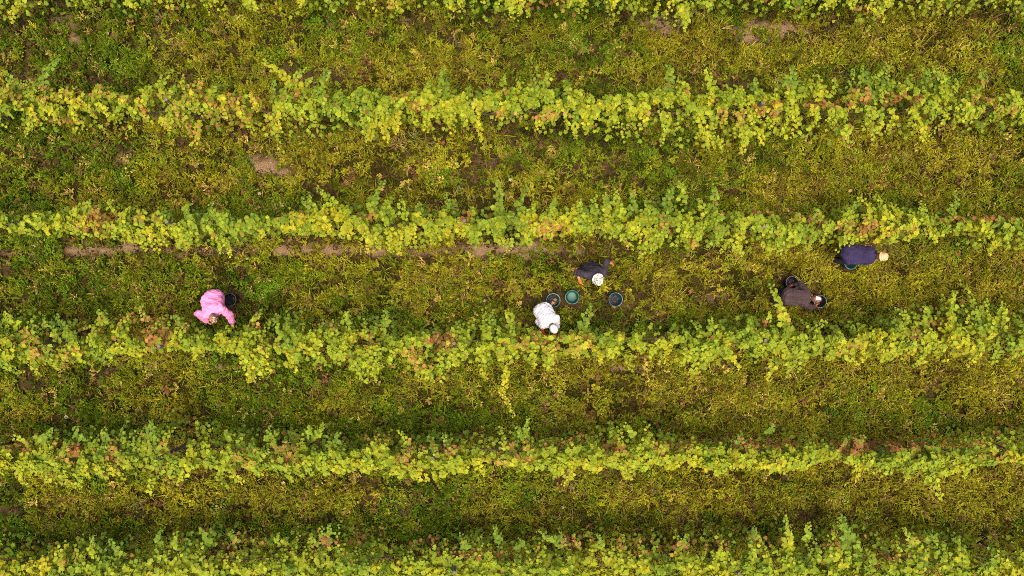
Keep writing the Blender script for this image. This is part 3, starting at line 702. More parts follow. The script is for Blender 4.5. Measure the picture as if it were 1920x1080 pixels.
def build_vines():
    rng = np.random.default_rng(11)
    for r in range(6):
        for v in range(N_VINES):
            xc = VINE_X0 + (v + .5) * VINE_DX - VINE_DX * .5 + 0.0
            yc = float(row_axis(r, xc))
            zg = float(ground_h(np.array([xc]), np.array([yc]))[0])
            root = empty('grapevine', (xc, yc, zg))
            if 1 <= v <= 18:
                lab = '%s grapevine from the left in %s' % (ORD[v - 1], ROWNAME[r])
            else:
                lab = 'grapevine leaving the frame, %s end of %s' % ('left' if v == 0 else 'right', ROWNAME[r])
            tag(root, lab, 'grapevine', 'grapevines in the trellised rows')
            O = np.array([xc, yc, zg])
            # trunk and cordon
            lean = rng.normal(0, .05, 2)
            tp = [(0, 0, -.05), (lean[0] * .4, lean[1] * .3, .25), (lean[0] * .2, lean[1], .55), (lean[0], lean[1] * .5, .82)]
            Vt, Ft = tube(tp, [.034, .028, .026, .03], 7)
            tr = mesh_obj('trunk', py_mesh('trunk', Vt, Ft), M_BARK, root)
            for sgn in (-1, 1):
                cp = [(lean[0], lean[1] * .5, .80)] + [(lean[0] + sgn * q, lean[1] * .3 + rng.normal(0, .015), .86 + rng.normal(0, .012)) for q in (.1, .3, .46, .6)]
                Vt, Ft = tube(cp, [.024, .02, .017, .015, .011], 6)
                mesh_obj('cordon', py_mesh('cordon', Vt, Ft), M_BARK, tr)
            # shoots that carry the leaves
            B, NN, DD, SS, YO, canes = [], [], [], [], [], []
            vig = 1.0 + rng.normal(0, .12)
            ns = int(round(26 * vig)); spurs = xc + (np.arange(7) - 3) * .18 + rng.normal(0, .05, 7); vyel = rng.normal(0, .16)
            for s in range(ns):
                x0 = spurs[s % 7] + rng.normal(0, .035)
                px = x0 / ((CAM_H - EDGE_Z) / FPX) + 960
                keep = 1.0
                for (rr, a, b_, kf) in THIN:
                    if rr == r and a - 6 < px < b_ + 6: keep = min(keep, kf)
                if rng.uniform() > keep: continue
                ya = float(row_axis(r, x0))
                side = 1 if rng.uniform() < .5 else -1
                dx = rng.normal(0, .16)
                up, lo = row_edges(r, x0 + dx)
                reach = rng.uniform(.05, 1.05) if rng.uniform() < .86 else rng.uniform(1.0, 1.45)
                ye = ya + ((up if side > 0 else lo) - ya) * reach
                ztop = 1.48 + rng.normal(0, .10) + .18 * (1 - reach)
                ze = ztop - .12 - reach * rng.uniform(.0, .45)
                ctrl = [np.array([x0, ya, .86 + zg]), np.array([x0 + dx * .2, ya + (ye - ya) * .1, ztop + .05 + zg]),
                        np.array([x0 + dx * .7, ya + (ye - ya) * .55, ztop + .22 + zg]), np.array([x0 + dx, ye, ze + zg])]
                n = int(rng.integers(17, 26))
                b, N, D, S, t = leaves_on_curve(rng, ctrl, n, .106, .060, .9, t0=.3)
                N[:, 1] += .20 * side
                B.append(b); NN.append(N); DD.append(D); SS.append(S * rng.uniform(.82, 1.15)); YO.append(np.full(n, rng.normal(0, .26)))
                canes.append(ctrl)
            # loose leaves filling the body of the canopy
            nf = int(100 * vig)
            fx = xc + rng.uniform(-.66, .66, nf); up, lo = row_edges(r, fx)
            ft = rng.uniform(-1, 1, nf); ft = np.sign(ft) * np.abs(ft) ** .9
            fy = (up + lo) / 2 + ft * (up - lo) / 2 * .9
            fz = zg + 1.42 - .40 * ft ** 2 - rng.uniform(0.05, .8, nf)
            px = fx / ((CAM_H - EDGE_Z) / FPX) + 960
            keep = np.ones(nf)
            for (rr, a, b_, kf) in THIN:
                if rr == r: keep = np.where((px > a - 6) & (px < b_ + 6), np.minimum(keep, kf), keep)
            kk = rng.uniform(0, 1, nf) < keep
            a_ = rng.uniform(0, 6.283, nf)
            N = np.stack([rng.normal(0, .3, nf), rng.normal(0, .3, nf) + .3 * ft, np.ones(nf)], 1)
            D = np.stack([np.cos(a_), np.sin(a_) + ft * .6, np.full(nf, -.2)], 1)
            B.append(np.stack([fx, fy, fz], 1)[kk]); NN.append(N[kk]); DD.append(D[kk]); SS.append(rng.uniform(.07, .105, nf)[kk]); YO.append(rng.normal(-.1, .1, nf)[kk])
            B = np.concatenate(B); NN = np.concatenate(NN); DD = np.concatenate(DD); SS = np.concatenate(SS); YO = np.concatenate(YO)
            ok = clear_of_people(B + DD / np.linalg.norm(DD, axis=1)[:, None] * SS[:, None] * .5, SS)
            B, NN, DD, SS, YO = B[ok], NN[ok], DD[ok], SS[ok], YO[ok]
            C = leaf_colours(rng, B, r, ROW_YEL[r] + vyel + YO)
            # the biggest leaves on top are leaves of their own
            order = np.argsort(-(SS * 4 + B[:, 2]) + rng.normal(0, .03, len(B)))
            own = order[:6]; rest = np.ones(len(B), bool); rest[own] = False
            V, F, CC = leaves_mesh(rng, B[rest] - O, NN[rest], DD[rest], SS[rest], C[rest])
            fo = mesh_obj('foliage', np_mesh('foliage', V, F, False, CC), M_LEAF, root)
            fo['kind'] = 'stuff'
            for i in own:
                z = Vector(NN[i]).normalized(); d = Vector(DD[i]); d = (d - z * d.dot(z)).normalized(); xx = d.cross(z)
                mt = Matrix(((xx.x, d.x, z.x), (xx.y, d.y, z.y), (xx.z, d.z, z.z))).to_4x4()
                # pick the bank leaf closest in colour
                lum = C[i][0] / max(1e-3, C[i][1])
                cand = LEAF_BANK[(0 if lum > 1.05 else 1 if lum > .85 else 3) + 7 * int(rng.integers(0, 2))]
                lf = bpy.data.objects.new('leaf', cand); COL.objects.link(lf); lf.parent = root
                s = float(SS[i]) * 1.05
                lf.matrix_local = Matrix.Translation(Vector(B[i] - O) + Vector((0, 0, .012))) @ mt @ Matrix.Diagonal((s, s, s, 1))
            # canes
            if canes:
                Vc, Fc = [], []
                for ct in canes:
                    Pn = bez(*ct, np.linspace(0, 1, 6)) - O
                    a, f = tube(Pn, [.0055, .005, .0045, .004, .003, .002], 4)
                    o_ = len(Vc); Vc += a; Fc += [tuple(q + o_ for q in ff) for ff in f]
                cn = mesh_obj('canes', py_mesh('canes', Vc, Fc), M_CANE, root); cn['kind'] = 'stuff'
    # the long shoots, each a part of the vine it grows from
    vines = [o for o in COL.objects if o.name.split('.')[0] == 'grapevine']
    extra = []
    for r in range(6):
        for q in range(26):
            bx = rng.uniform(10, 1910); up = np.interp(bx, GRID_X, ROWS[r][:, 0]); lo_ = np.interp(bx, GRID_X, ROWS[r][:, 1])
            if rng.uniform() < .5:
                extra.append((r, bx, up + 14, bx + rng.normal(0, 14), up - rng.uniform(4, 22), rng.uniform(-.2, .6), rng.uniform(.06, .085)))
            else:
                extra.append((r, bx, lo_ - 14, bx + rng.normal(0, 14), lo_ + rng.uniform(4, 22), rng.uniform(.2, .8), rng.uniform(.06, .085)))
    def in_clear(a):
        return any((a[3] - cx) ** 2 + (a[4] - cy) ** 2 < (rr + 14) ** 2 or (a[1] - cx) ** 2 + (a[2] - cy) ** 2 < (rr + 14) ** 2 for cx, cy, rr in CLEAR)
    for (r, bx, by, tx, ty, yel, sz) in SHOOTS + [a for a in extra if not in_clear(a)]:
        x0, y0 = wpos(bx, by, 1.45); x1, y1 = wpos(tx, ty, 1.55)
        v = min(vines, key=lambda o: abs(o.location.x - x0) + 5 * abs(o.location.y - float(row_axis(r, o.location.x))))
        O = np.array(v.location)
        L = math.hypot(x1 - x0, y1 - y0)
        hang = yel > .5 and ty > by
        zt = 1.25 if hang else 1.62
        x1, y1 = wpos(tx, ty, zt)
        sdx = rng.normal(0, .08)
        ctrl = [np.array([x0, y0, 1.32]), np.array([x0 + (x1 - x0) * .3 + sdx, y0 + (y1 - y0) * .3, 1.56]), np.array([x0 + (x1 - x0) * .7 + sdx, y0 + (y1 - y0) * .7, zt + .06]), np.array([x1, y1, zt])]
        n = int(max(14, L / .021))
        b, N, D, S, t = leaves_on_curve(rng, ctrl, n, sz * 1.22, sz * .55, .95, up=1.3, t0=.05)
        C = leaf_colours(rng, b, r, yel)
        if yel > .9: C = C * .35 + C_YEL * .62 * rng.uniform(.8, 1.1, n)[:, None]
        V, F = tube(bez(*ctrl, np.linspace(0, 1, 7)) - O, [.005, .005, .0045, .004, .0035, .0025, .0015], 5)
        sh = mesh_obj('shoot', py_mesh('shoot', V, F), M_CANE, v)
        V, F, CC = leaves_mesh(rng, b - O, N, D, S, C)
        fo = mesh_obj('leaves', np_mesh('leaves', V, F, False, CC), M_LEAF, sh); fo['kind'] = 'stuff'
build_vines()

# ------------------------------------------------------------------ trellis posts
def build_posts():
    rng = np.random.default_rng(3)
    bm = bmesh.new()
    pxs = {0: [], 1: [312, 885, 1433], 2: [315, 868, 1430], 3: [300, 849, 1443], 4: [296, 816, 1397], 5: [287, 842, 1390]}
    for r in range(6):
        for k, px in enumerate(pxs[r]):
            H = 1.70
            kx = (CAM_H - H) / FPX
            x = (px - 960) * kx; y = float(row_axis(r, x)) + rng.normal(0, .02)
            zg = float(ground_h(np.array([x]), np.array([y]))[0])
            V, F = [], []
            rad = .042 * rng.uniform(.9, 1.15)
            tilt = rng.normal(0, .03, 2)
            prof = [(-.1, 1.0), (.02, 1.05), (.6, 1.0), (1.2, .97), (H - .03, .95), (H - .004, .86)]
            n = 10; jit = rng.uniform(.9, 1.1, n)
            for z, f in prof:
                for j in range(n):
                    a = 2 * math.pi * j / n
                    V.append((math.cos(a) * rad * f * jit[j] + tilt[0] * z, math.sin(a) * rad * f * jit[j] + tilt[1] * z, z))
            for i in range(len(prof) - 1):
                for j in range(n):
                    F.append((i * n + j, i * n + (j + 1) % n, (i + 1) * n + (j + 1) % n, (i + 1) * n + j))
            F.append(tuple((len(prof) - 1) * n + j for j in range(n)))
            root = empty('trellis_post', (x, y, zg))
            mesh_obj('shaft', py_mesh('shaft', V, F, False), M_POST, root)
            for z in (.86, 1.25, 1.55):
                sv, sf = tube([(-.012, -rad * 1.02, z), (-.012, -rad * 1.25, z), (.012, -rad * 1.25, z), (.012, -rad * 1.02, z)], [.003] * 4, 4)
                mesh_obj('staple', py_mesh('staple', sv, sf), M_WIRE, root)
            tag(root, '%s weathered trellis post from the left in %s' % (ORD[k], ROWNAME[r]), 'post', 'trellis posts')
build_posts()

# ------------------------------------------------------------------ buckets, grapes
def plastic(name, c, rough=.45):
    return noise_mat(name, tuple(np.array(c) * .75), tuple(np.array(c) * 1.25), 6, rough, .08, 60, .4)
M_GREENP = plastic('green_plastic', (.012, .095, .075))
M_GREENRIM = plastic('green_rim_plastic', (.05, .165, .13))
M_BLUEP = plastic('blue_grey_plastic', (.012, .050, .052))
M_BLUERIM = plastic('blue_grey_rim', (.045, .125, .125))
M_PALERIM = plastic('pale_green_rim', (.10, .20, .165))
M_BLACKP = plastic('black_plastic', (.018, .017, .018))
M_BLACKRIM = plastic('black_rim_plastic', (.11, .10, .105))
M_GRAPE = noise_mat('dark_grape', (.022, .015, .030), (.085, .068, .095), 30, .45, .05, 90, .4)
M_STEM = noise_mat('grape_stem', (.10, .09, .03), (.16, .12, .05), 30, .8, .1, 50)

def revolve(prof, n=28):
    V, F = [], []
    for (r, z) in prof:
        for j in range(n):
            a = 2 * math.pi * j / n
            V.append((r * math.cos(a), r * math.sin(a), z))
    for i in range(len(prof) - 1):
        for j in range(n):
            F.append((i * n + j, i * n + (j + 1) % n, (i + 1) * n + (j + 1) % n, (i + 1) * n + j))
    return V, F

def bunch_mesh(rng):
    bm = bmesh.new()
    pts = []
    for k in range(34):
        t = rng.uniform(0, 1); rr = (.038 * (1 - .65 * t)) * math.sqrt(rng.uniform(.2, 1))
        a = rng.uniform(0, 6.283)
        pts.append((t * .13 - .06, math.cos(a) * rr, math.sin(a) * rr * .8))
    for p in pts:
        bmesh.ops.create_icosphere(bm, subdivisions=1, radius=rng.uniform(.0085, .012), matrix=Matrix.Translation(p))
    me = bpy.data.meshes.new('berries'); bm.to_mesh(me); bm.free()
    me.polygons.foreach_set('use_smooth', [True] * len(me.polygons)); me.materials.append(M_GRAPE)
    return me

def build_buckets():
    rng = np.random.default_rng(9)
    bunches = [bunch_mesh(rng) for _ in range(4)]
    sv, sf = tube([(-.05, 0, 0), (-.075, .004, .012), (-.095, -.002, .02)], [.003, .0025, .003], 5)
    stem_me = py_mesh('stem', sv, sf); stem_me.materials.append(M_STEM)
    RT, RB, H = .155, .118, BUCKET_H
    bucket_names = ['the filled green bucket', '', 'the lone green bucket', 'the black bucket beside the picker in pink', 'the black bucket behind the brown-shirted picker', 'the black bucket under the brown-shirted picker', 'the half hidden green bucket']
    for bi, (px, py, colr, fill, lab) in enumerate(BUCKETS):
        x, y = BPOS[bi]
        z = float(ground_h(np.array([x]), np.array([y]))[0]) + .006
        s = .93 if colr == 'black' else 1.0
        root = empty('bucket', (x, y, z), rng.uniform(0, 6.28))
        root.rotation_euler = (rng.normal(0, .035), rng.normal(0, .035), rng.uniform(0, 6.28))
        root.scale = (s, s, 1)
        tag(root, lab, 'bucket', 'harvest buckets')
        mp, mr = (M_GREENP, M_GREENRIM) if colr == 'green' else (M_BLACKP, M_BLACKRIM)
        if bi == 0: mr = M_PALERIM
        if bi == 2: mp, mr = M_BLUEP, M_BLUERIM
        V, F = revolve([(.001, 0), (RB, 0), (RB + .004, .012), (RT - .004, H - .05), (RT - .001, H - .045), (RT, H - .006), (RT - .005, H - .006), (RT - .009, H - .05), (RB, .016), (RB - .02, .010), (.001, .010)])
        mesh_obj('pail', py_mesh('pail', V, F), mp, root)
        V, F = revolve([(RT - .0055, H - .006), (RT + .006, H - .010), (RT + .0075, H - .002), (RT + .004, H + .003), (RT - .004, H + .003), (RT - .0055, H - .006)])
        mesh_obj('rim', py_mesh('rim', V, F), mr, root)
        for sg in (-1, 1):
            V, F = revolve([(.001, -.01), (.018, -.01), (.018, .01), (.001, .01)], 10)
            V = [(sg * (RT + .002) + v[2] * .6, v[0], H - .03 + v[1]) for v in V]
            mesh_obj('handle_lug', py_mesh('handle_lug', V, F, False), mp, root)
        pts = []
        for k in range(15):
            a = math.pi * k / 14
            pts.append(((RT + .01) * math.cos(a), (RT + .012) * math.sin(a) * .97, H - .03 + .045 * math.sin(a)))
        V, F = tube(pts, [.0028] * 15, 5)
        mesh_obj('handle', py_mesh('handle', V, F), M_WIRE, root)
        n, z0 = {'grapes': (15, .185), 'few': (8, .04), 'hand': (9, .10), 'empty': (0, 0)}[fill]
        for k in range(n):
            a = 2.4 * k; rr = .095 * math.sqrt((k + .5) / n) * s
            if fill == 'few': rr *= .85
            bo = empty('grape_bunch', (x + math.cos(a) * rr, y + math.sin(a) * rr, z + z0 + rng.uniform(-.012, .02) + (.02 if rr < .04 else 0)))
            bo.rotation_euler = (rng.uniform(-.4, .4), rng.uniform(-.3, .3), rng.uniform(0, 6.28))
            bb = mesh_obj('berries', bunches[k % 4], None, bo); mesh_obj('stem', stem_me, None, bo)
            tag(bo, 'dark purple grape bunch lying in ' + bucket_names[bi], 'grapes', 'grape bunches in ' + bucket_names[bi])
        if fill == 'grapes':
            cols = [C_ORG, C_ORG, C_PALE] if bi == 0 else [C_LIME * .8, C_GRN, C_PALE * .8, C_LIME * .6]
            for k, c in enumerate(cols):
                a = rng.uniform(0, 6.28); rr = rng.uniform(.03, .09)
                V, F, CC = leaves_mesh(rng, np.zeros((1, 3)), np.array([[rng.normal(0, .3), rng.normal(0, .3), 1.0]]), np.array([[math.cos(a), math.sin(a), .1]]), np.array([.075]), c[None] * 1.1)
                lo = mesh_obj('vine_leaf', np_mesh('vine_leaf', V, F, False, CC), M_LEAF, None, (x + math.cos(a + 2) * rr, y + math.sin(a + 2) * rr, z + z0 + .065))
                tag(lo, '%s vine leaf on the grapes in %s' % ('orange' if bi == 0 else 'green', bucket_names[bi]), 'leaf', 'loose leaves in ' + bucket_names[bi])
build_buckets()

def build_fallen():
    rng = np.random.default_rng(13)
    n = 420
    x = rng.uniform(-12.5, 12.5, n); r = rng.integers(0, 6, n)
    y = np.array([float(row_axis(int(a), b)) for a, b in zip(r, x)]) + rng.normal(.25, .55, n)
    z = ground_h(x, y) + rng.uniform(.05, .14, n)
    P = np.stack([x, y, z], 1)
    c = np.array([C_PALE * .9, C_ORG, C_ORG * .9, C_RED, C_BRN, C_YEL, C_BRN * .8])[rng.integers(0, 7, n)] * rng.uniform(.7, 1.2, n)[:, None]
    a = rng.uniform(0, 6.28, n)
    V, F, CC = leaves_mesh(rng, P, np.stack([rng.normal(0, .35, n), rng.normal(0, .35, n), np.ones(n)], 1), np.stack([np.cos(a), np.sin(a), a * 0], 1), rng.uniform(.05, .095, n), c)
    o = mesh_obj('fallen_leaves', np_mesh('fallen_leaves', V, F, False, CC), M_LEAF)
    tag(o, 'fallen orange and tan vine leaves scattered on the weeds', 'fallen leaves', kind='stuff')
build_fallen()

# ------------------------------------------------------------------ people picking grapes
def ellipsoid(c, A, seg=14, rings=9):
    """closed ellipsoid: centre c, A = 3 axis vectors scaled by the radii"""
    A = [np.array(a, float) for a in A]; c = np.array(c, float)
    V = [c + A[2]]; F = []
    for i in range(1, rings):
        th = math.pi * i / rings
        for j in range(seg):
            ph = 2 * math.pi * j / seg
            V.append(c + A[2] * math.cos(th) + math.sin(th) * (A[0] * math.cos(ph) + A[1] * math.sin(ph)))
    V.append(c - A[2])
    for j in range(seg):
        F.append((0, 1 + j, 1 + (j + 1) % seg))
        F.append((len(V) - 1, 1 + (rings - 2) * seg + (j + 1) % seg, 1 + (rings - 2) * seg + j))
    for i in range(rings - 2):
        for j in range(seg):
            a = 1 + i * seg
            F.append((a + j, a + seg + j, a + seg + (j + 1) % seg, a + (j + 1) % seg))
    return V, F
def nrm(v):
    v = np.array(v, float); return v / max(1e-9, np.linalg.norm(v))
def capsule(p0, r0, p1, r1, seg=12):
    p0 = np.array(p0, float); p1 = np.array(p1, float)
    T = nrm(p1 - p0); h = np.array([1, 0, 0]) if abs(T[0]) < .8 else np.array([0, 1, 0])
    u = nrm(np.cross(T, h)); v = np.cross(T, u)
    rings = []
    for k in range(4):
        a = math.pi / 2 * (k + .35) / 4.35 if k else .22
        rings.append((p0 - T * r0 * math.cos(a), r0 * math.sin(a)))
    rings.append((p0, r0)); rings.append((p1, r1))
    for k in reversed(range(4)):
        a = math.pi / 2 * (k + .35) / 4.35 if k else .22
        rings.append((p1 + T * r1 * math.cos(a), r1 * math.sin(a)))
    V, F = [], []
    for c, r in rings:
        for j in range(seg):
            an = 2 * math.pi * j / seg
            V.append(c + r * (math.cos(an) * u + math.sin(an) * v))
    for i in range(len(rings) - 1):
        for j in range(seg):
            F.append((i * seg + j, i * seg + (j + 1) % seg, (i + 1) * seg + (j + 1) % seg, (i + 1) * seg + j))
    F.append(tuple(range(seg))[::-1]); F.append(tuple((len(rings) - 1) * seg + j for j in range(seg)))
    return V, F
def weld(name, shapes, voxel, smooth=4, wrinkle=0.0, seed=0):
    """grow one continuous surface over overlapping shapes"""
    V, F = [], []
    for a, f in shapes:
        o = len(V); V += list(a); F += [tuple(q + o for q in ff) for ff in f]
    me = py_mesh(name, V, F)
    ob = bpy.data.objects.new(name, me); COL.objects.link(ob)
    md = ob.modifiers.new('r', 'REMESH'); md.mode = 'VOXEL'; md.voxel_size = voxel; md.use_smooth_shade = True
    sm = ob.modifiers.new('s', 'SMOOTH'); sm.factor = .5; sm.iterations = smooth
    dg = bpy.context.evaluated_depsgraph_get(); dg.update()
    out = bpy.data.meshes.new_from_object(ob.evaluated_get(dg))
    bpy.data.objects.remove(ob); bpy.data.meshes.remove(me)
    out.name = name
    n = len(out.vertices)
    if wrinkle:
        co = np.zeros(n * 3); out.vertices.foreach_get('co', co); co = co.reshape(-1, 3)
        no = np.zeros(n * 3); out.vertices.foreach_get('normal', no); no = no.reshape(-1, 3)
        a = fbm(co[:, 0] * .7 + co[:, 2] * .5, co[:, 1] * 1.5 + co[:, 2] * .4, .10, seed, 3) - .5
        b = 1 - np.abs(fbm(co[:, 0] * .6 - co[:, 2], co[:, 1] * 1.3 + co[:, 2] * .5, .13, seed + 5, 2) - .5) * 4
        d_ = 1 - np.abs(fbm(co[:, 0] + co[:, 2] * .3, co[:, 1] * .6 - co[:, 2], .06, seed + 9, 2) - .5) * 5
        co = co + no * (a * 1.2 + b * .5 + d_ * .22)[:, None] * wrinkle
        out.vertices.foreach_set('co', co.ravel())
    out.polygons.foreach_set('use_smooth', [True] * len(out.polygons))
    out.update()
    return out
def ik(a, b, l1, l2, hint):
    """middle joint of a two-bone limb from a to b bending towards hint; b is pulled in if out of reach"""
    a = np.array(a, float); b = np.array(b, float)
    d = b - a; L = np.linalg.norm(d)
    if L > (l1 + l2) * .985:
        b = a + d / L * (l1 + l2) * .985; d = b - a; L = np.linalg.norm(d)
    t = d / L; q = (l1 * l1 - l2 * l2 + L * L) / (2 * L); h = math.sqrt(max(0, l1 * l1 - q * q))
    hv = np.array(hint, float); hv = hv - t * hv.dot(t)
    return a + t * q + nrm(hv) * h, b

def cloth_mat(name, c, stripes=None, bump=.12):
    c = np.array(c)
    m = noise_mat(name, tuple(c * .72), tuple(np.minimum(1, c * 1.12)), 7, .85, bump, 90, .15)
    if stripes is not None:
        nt = m.node_tree; L = nt.links; b = nt.nodes['Principled BSDF']
        tc = nt.nodes.new('ShaderNodeTexCoord'); mp = nt.nodes.new('ShaderNodeMapping'); mp.inputs['Rotation'].default_value = stripes
        w = nt.nodes.new('ShaderNodeTexWave'); w.inputs['Scale'].default_value = 5.5; w.inputs['Distortion'].default_value = .6
        L.new(tc.outputs['Object'], mp.inputs[0]); L.new(mp.outputs[0], w.inputs['Vector'])
        rr = nt.nodes.new('ShaderNodeValToRGB'); rr.color_ramp.elements[0].position = .12; rr.color_ramp.elements[0].color = (.50, .46, .50, 1)
        rr.color_ramp.elements[1].position = .4; rr.color_ramp.elements[1].color = (*c, 1)
        L.new(w.outputs['Fac'], rr.inputs[0]); L.new(rr.outputs[0], b.inputs['Base Color'])
    return m
M_SKIN = noise_mat('tanned_skin', (.36, .165, .09), (.46, .225, .13), 12, .55, .08, 120, .35)
M_EYE = noise_mat('eye', (.7, .68, .64), (.8, .78, .75), 5, .2, 0, 10)
M_TROUSER = cloth_mat('dark_trousers', (.022, .020, .026))
M_SHOE = noise_mat('work_boots', (.03, .022, .017), (.06, .045, .033), 10, .8, .3, 60)
M_HAIR = noise_mat('brown_hair', (.06, .035, .02), (.13, .08, .045), 30, .6, .5, 120)

def hand_shapes(w, d, palm, grow=0.0, curl=.9, side=1, spread=.018):
    """palm and five separate fingers leaving wrist w along d, palm facing `palm`"""
    d = nrm(d); n = nrm(np.array(palm) - d * np.dot(palm, d)); x = np.cross(d, n) * side
    out = [capsule(w - d * .02, .026 + grow, w + d * .03, .026 + grow), ellipsoid(w + d * .055, [x * (.043 + grow), n * (.017 + grow), d * (.05 + grow)])]
    for k, (off, L) in enumerate([(-.030, .066), (-.010, .078), (.011, .074), (.031, .058)]):
        b = w + d * .092 + x * off
        fan = x * (off * .35)
        m = b + (d * math.cos(curl * .45) + n * math.sin(curl * .45)) * L * .5 + fan
        e = m + (d * math.cos(curl * 1.3) + n * math.sin(curl * 1.3)) * L * .5 + fan * .5
        out += [capsule(b - d * .02, .0088 + grow, m, .0084 + grow, 8), capsule(m, .0084 + grow, e, .0070 + grow, 8)]
    tb = w + d * .03 - x * .034
    tm = tb - x * .028 + d * .032 + n * .012; te = tm + d * .03 - x * .004 + n * .014
    out += [capsule(tb, .013 + grow, tm, .0105 + grow, 8), capsule(tm, .0105 + grow, te, .008 + grow, 8)]
    return out

def person(px, py, face, bend, head_bend, hands, shirt_mat, label, hip_h=.90, z_ref=1.0, loose=.02, sleeve=1.0, glove=None, feet=None, scale=1.0, hem=.16, seed=1, elbows=((0, 0, -1), (0, 0, -1)), shoulder=.185, twist=0.0):
    """face: direction in photo pixels (x right, y down). hands: ((px,py,z) left, (px,py,z) right)"""
    X, Y = wpos(px, py, z_ref)
    zg = float(ground_h(np.array([X]), np.array([Y]))[0]) + .01
    root = empty('person', (X, Y, zg)); root.scale = (scale,) * 3
    tag(root, label, 'person', 'grape pickers')
    f = nrm((face[0], -face[1], 0)); r = np.array([f[1], -f[0], 0]); Z = np.array([0, 0, 1.0])
    O = np.array([X, Y, 0.0])
    b = math.radians(bend); hb = math.radians(bend + head_bend)
    s = f * math.sin(b) + Z * math.cos(b); n = f * math.cos(b) - Z * math.sin(b)
    P = Z * hip_h
    Nk = P + s * .50
    tw = math.radians(twist); rs = r * math.cos(tw) + n * math.sin(tw)
    S = [Nk - s * .055 - rs * shoulder, Nk - s * .055 + rs * shoulder]        # left, right
    hd = f * math.sin(hb) + Z * math.cos(hb); fd = f * math.cos(hb) - Z * math.sin(hb)
    H = Nk + s * .02 + hd * .135
    body, shirt, trou, shoe, glov = [], [], [], [], []
    # torso
    body += [ellipsoid(P, [r * .165, n * .115, s * .14]), ellipsoid(P + s * .2, [r * .145, n * .10, s * .17]), ellipsoid(P + s * .35, [r * min(.16, shoulder), n * .10, s * .15]),
             capsule(S[0] * .9 + S[1] * .1, .042, S[1] * .9 + S[0] * .1, .042), capsule(Nk - s * .04, .052, H, .050)]
    lo = loose
    shirt += [ellipsoid(P + s * q, [r * (.178 + lo + .012 * math.cos(q * 9)), n * (.126 + lo * (1 - q)), s * (hem if q < .02 else .19)], 20, 12) for q in (.01, .07, .13, .19, .25, .30)]
    shirt += [ellipsoid(P + s * .36, [r * (.190 + lo * .7), n * (.12 + lo * .6), s * .165], 20, 12),
              ellipsoid(Nk - s * .055, [rs * (shoulder + .045), n * (.082 + lo * .3), s * .095], 20, 12), capsule(S[0] * .8 + S[1] * .2, .072, S[1] * .8 + S[0] * .2, .072), capsule(Nk - s * .05, .078, Nk + s * .012, .066)]
    trou += [ellipsoid(P - s * .02, [r * .172, n * .128, s * .145])]
    # head with face
    head = [ellipsoid(H, [r * .074, fd * .094, hd * .108], 18, 12), ellipsoid(H - hd * .055 + fd * .025, [r * .056, fd * .062, hd * .062]), ellipsoid(H - hd * .10 + fd * .058, [r * .026, fd * .022, hd * .02]),
            capsule(H + fd * .092 + hd * .012, .010, H + fd * .112 - hd * .028, .0145), ellipsoid(H + fd * .083 + hd * .026, [r * .05, fd * .014, hd * .012]),
            ellipsoid(H + fd * .082 - hd * .062, [r * .026, fd * .014, hd * .008]), ellipsoid(H + fd * .079 - hd * .076, [r * .022, fd * .014, hd * .008])]
    for sg in (-1, 1):
        head.append(ellipsoid(H + r * sg * .077 - fd * .008 - hd * .01, [r * .012, fd * .022, hd * .032]))
    body += head
    # arms
    wrists = []
    for k, sg in ((0, -1), (1, 1)):
        hx, hy, hz = hands[k]
        wx, wy = wpos(hx, hy, hz)
        tgt = (np.array([wx, wy, hz]) - O) / scale
        e, w = ik(S[k], tgt, .29, .25, np.array(elbows[k], float))
        fa = nrm(w - e); ua = nrm(e - S[k])
        wrists.append((w, fa))
        palm = nrm(-Z * .6 - r * sg * .6 + f * .1)
        body += [capsule(S[k], .040, e, .036), capsule(e, .042, w, .029)]
        if glove is None:
            body += hand_shapes(w, fa, palm, 0, .8, sg)
        else:
            body += [ellipsoid(w + fa * .055, [np.cross(fa, palm) * .034, palm * .013, fa * .045])]
            glov.append((hand_shapes(w, fa, palm, .0028, .9, sg) + [capsule(w - fa * .05, .034, w - fa * .01, .036)]))
        # sleeve: 1 = to the wrist, .5 = to the elbow
        shirt.append(capsule(S[k] - s * .008, .064 + lo * .25, S[k] + ua * .29 * min(1, sleeve * 2 - .1), .056 + lo * .35))
        if sleeve > .55:
            shirt.append(capsule(e, .056 + lo * .3, e + fa * .25 * (sleeve * 2 - 1) * .96, .043 + lo * .25))
    # legs
    if feet is None:
        feet = ((-.13, .05), (.13, -.06))
    for k, sg in ((0, -1), (1, 1)):
        hj = P + r * sg * .09 - Z * .045
        lat, fwd = feet[k]
        ank = r * lat + f * fwd + Z * .085
        kn, ank = ik(hj, ank, .43, .42, f + r * sg * .15)
        body += [capsule(hj, .080, kn, .055), capsule(kn, .056, ank, .038), capsule(ank - Z * .04, .036, ank + f * .14 - Z * .052, .03)]
        trou += [capsule(hj, .098, kn, .075), capsule(kn, .074, ank + Z * .05, .062)]
        shoe.append([capsule(ank + Z * .05, .048, ank - Z * .03 - f * .02, .046), capsule(ank - Z * .038 - f * .02, .044, ank + f * .15 - Z * .045, .040)])
    bo = mesh_obj('body', weld('body', body, .0072, 3), M_SKIN, root)
    so = mesh_obj('shirt', weld('shirt', shirt, .0115, 8, .030, seed * 13), shirt_mat, root)
    mesh_obj('trousers', weld('trousers', trou, .014, 5, .010, seed * 13 + 7), M_TROUSER, root)
    for sh in shoe:
        mesh_obj('boot', weld('boot', sh, .011, 3), M_SHOE, root)
    for g in glov:
        mesh_obj('glove', weld('glove', g, .0062, 2), glove, root)
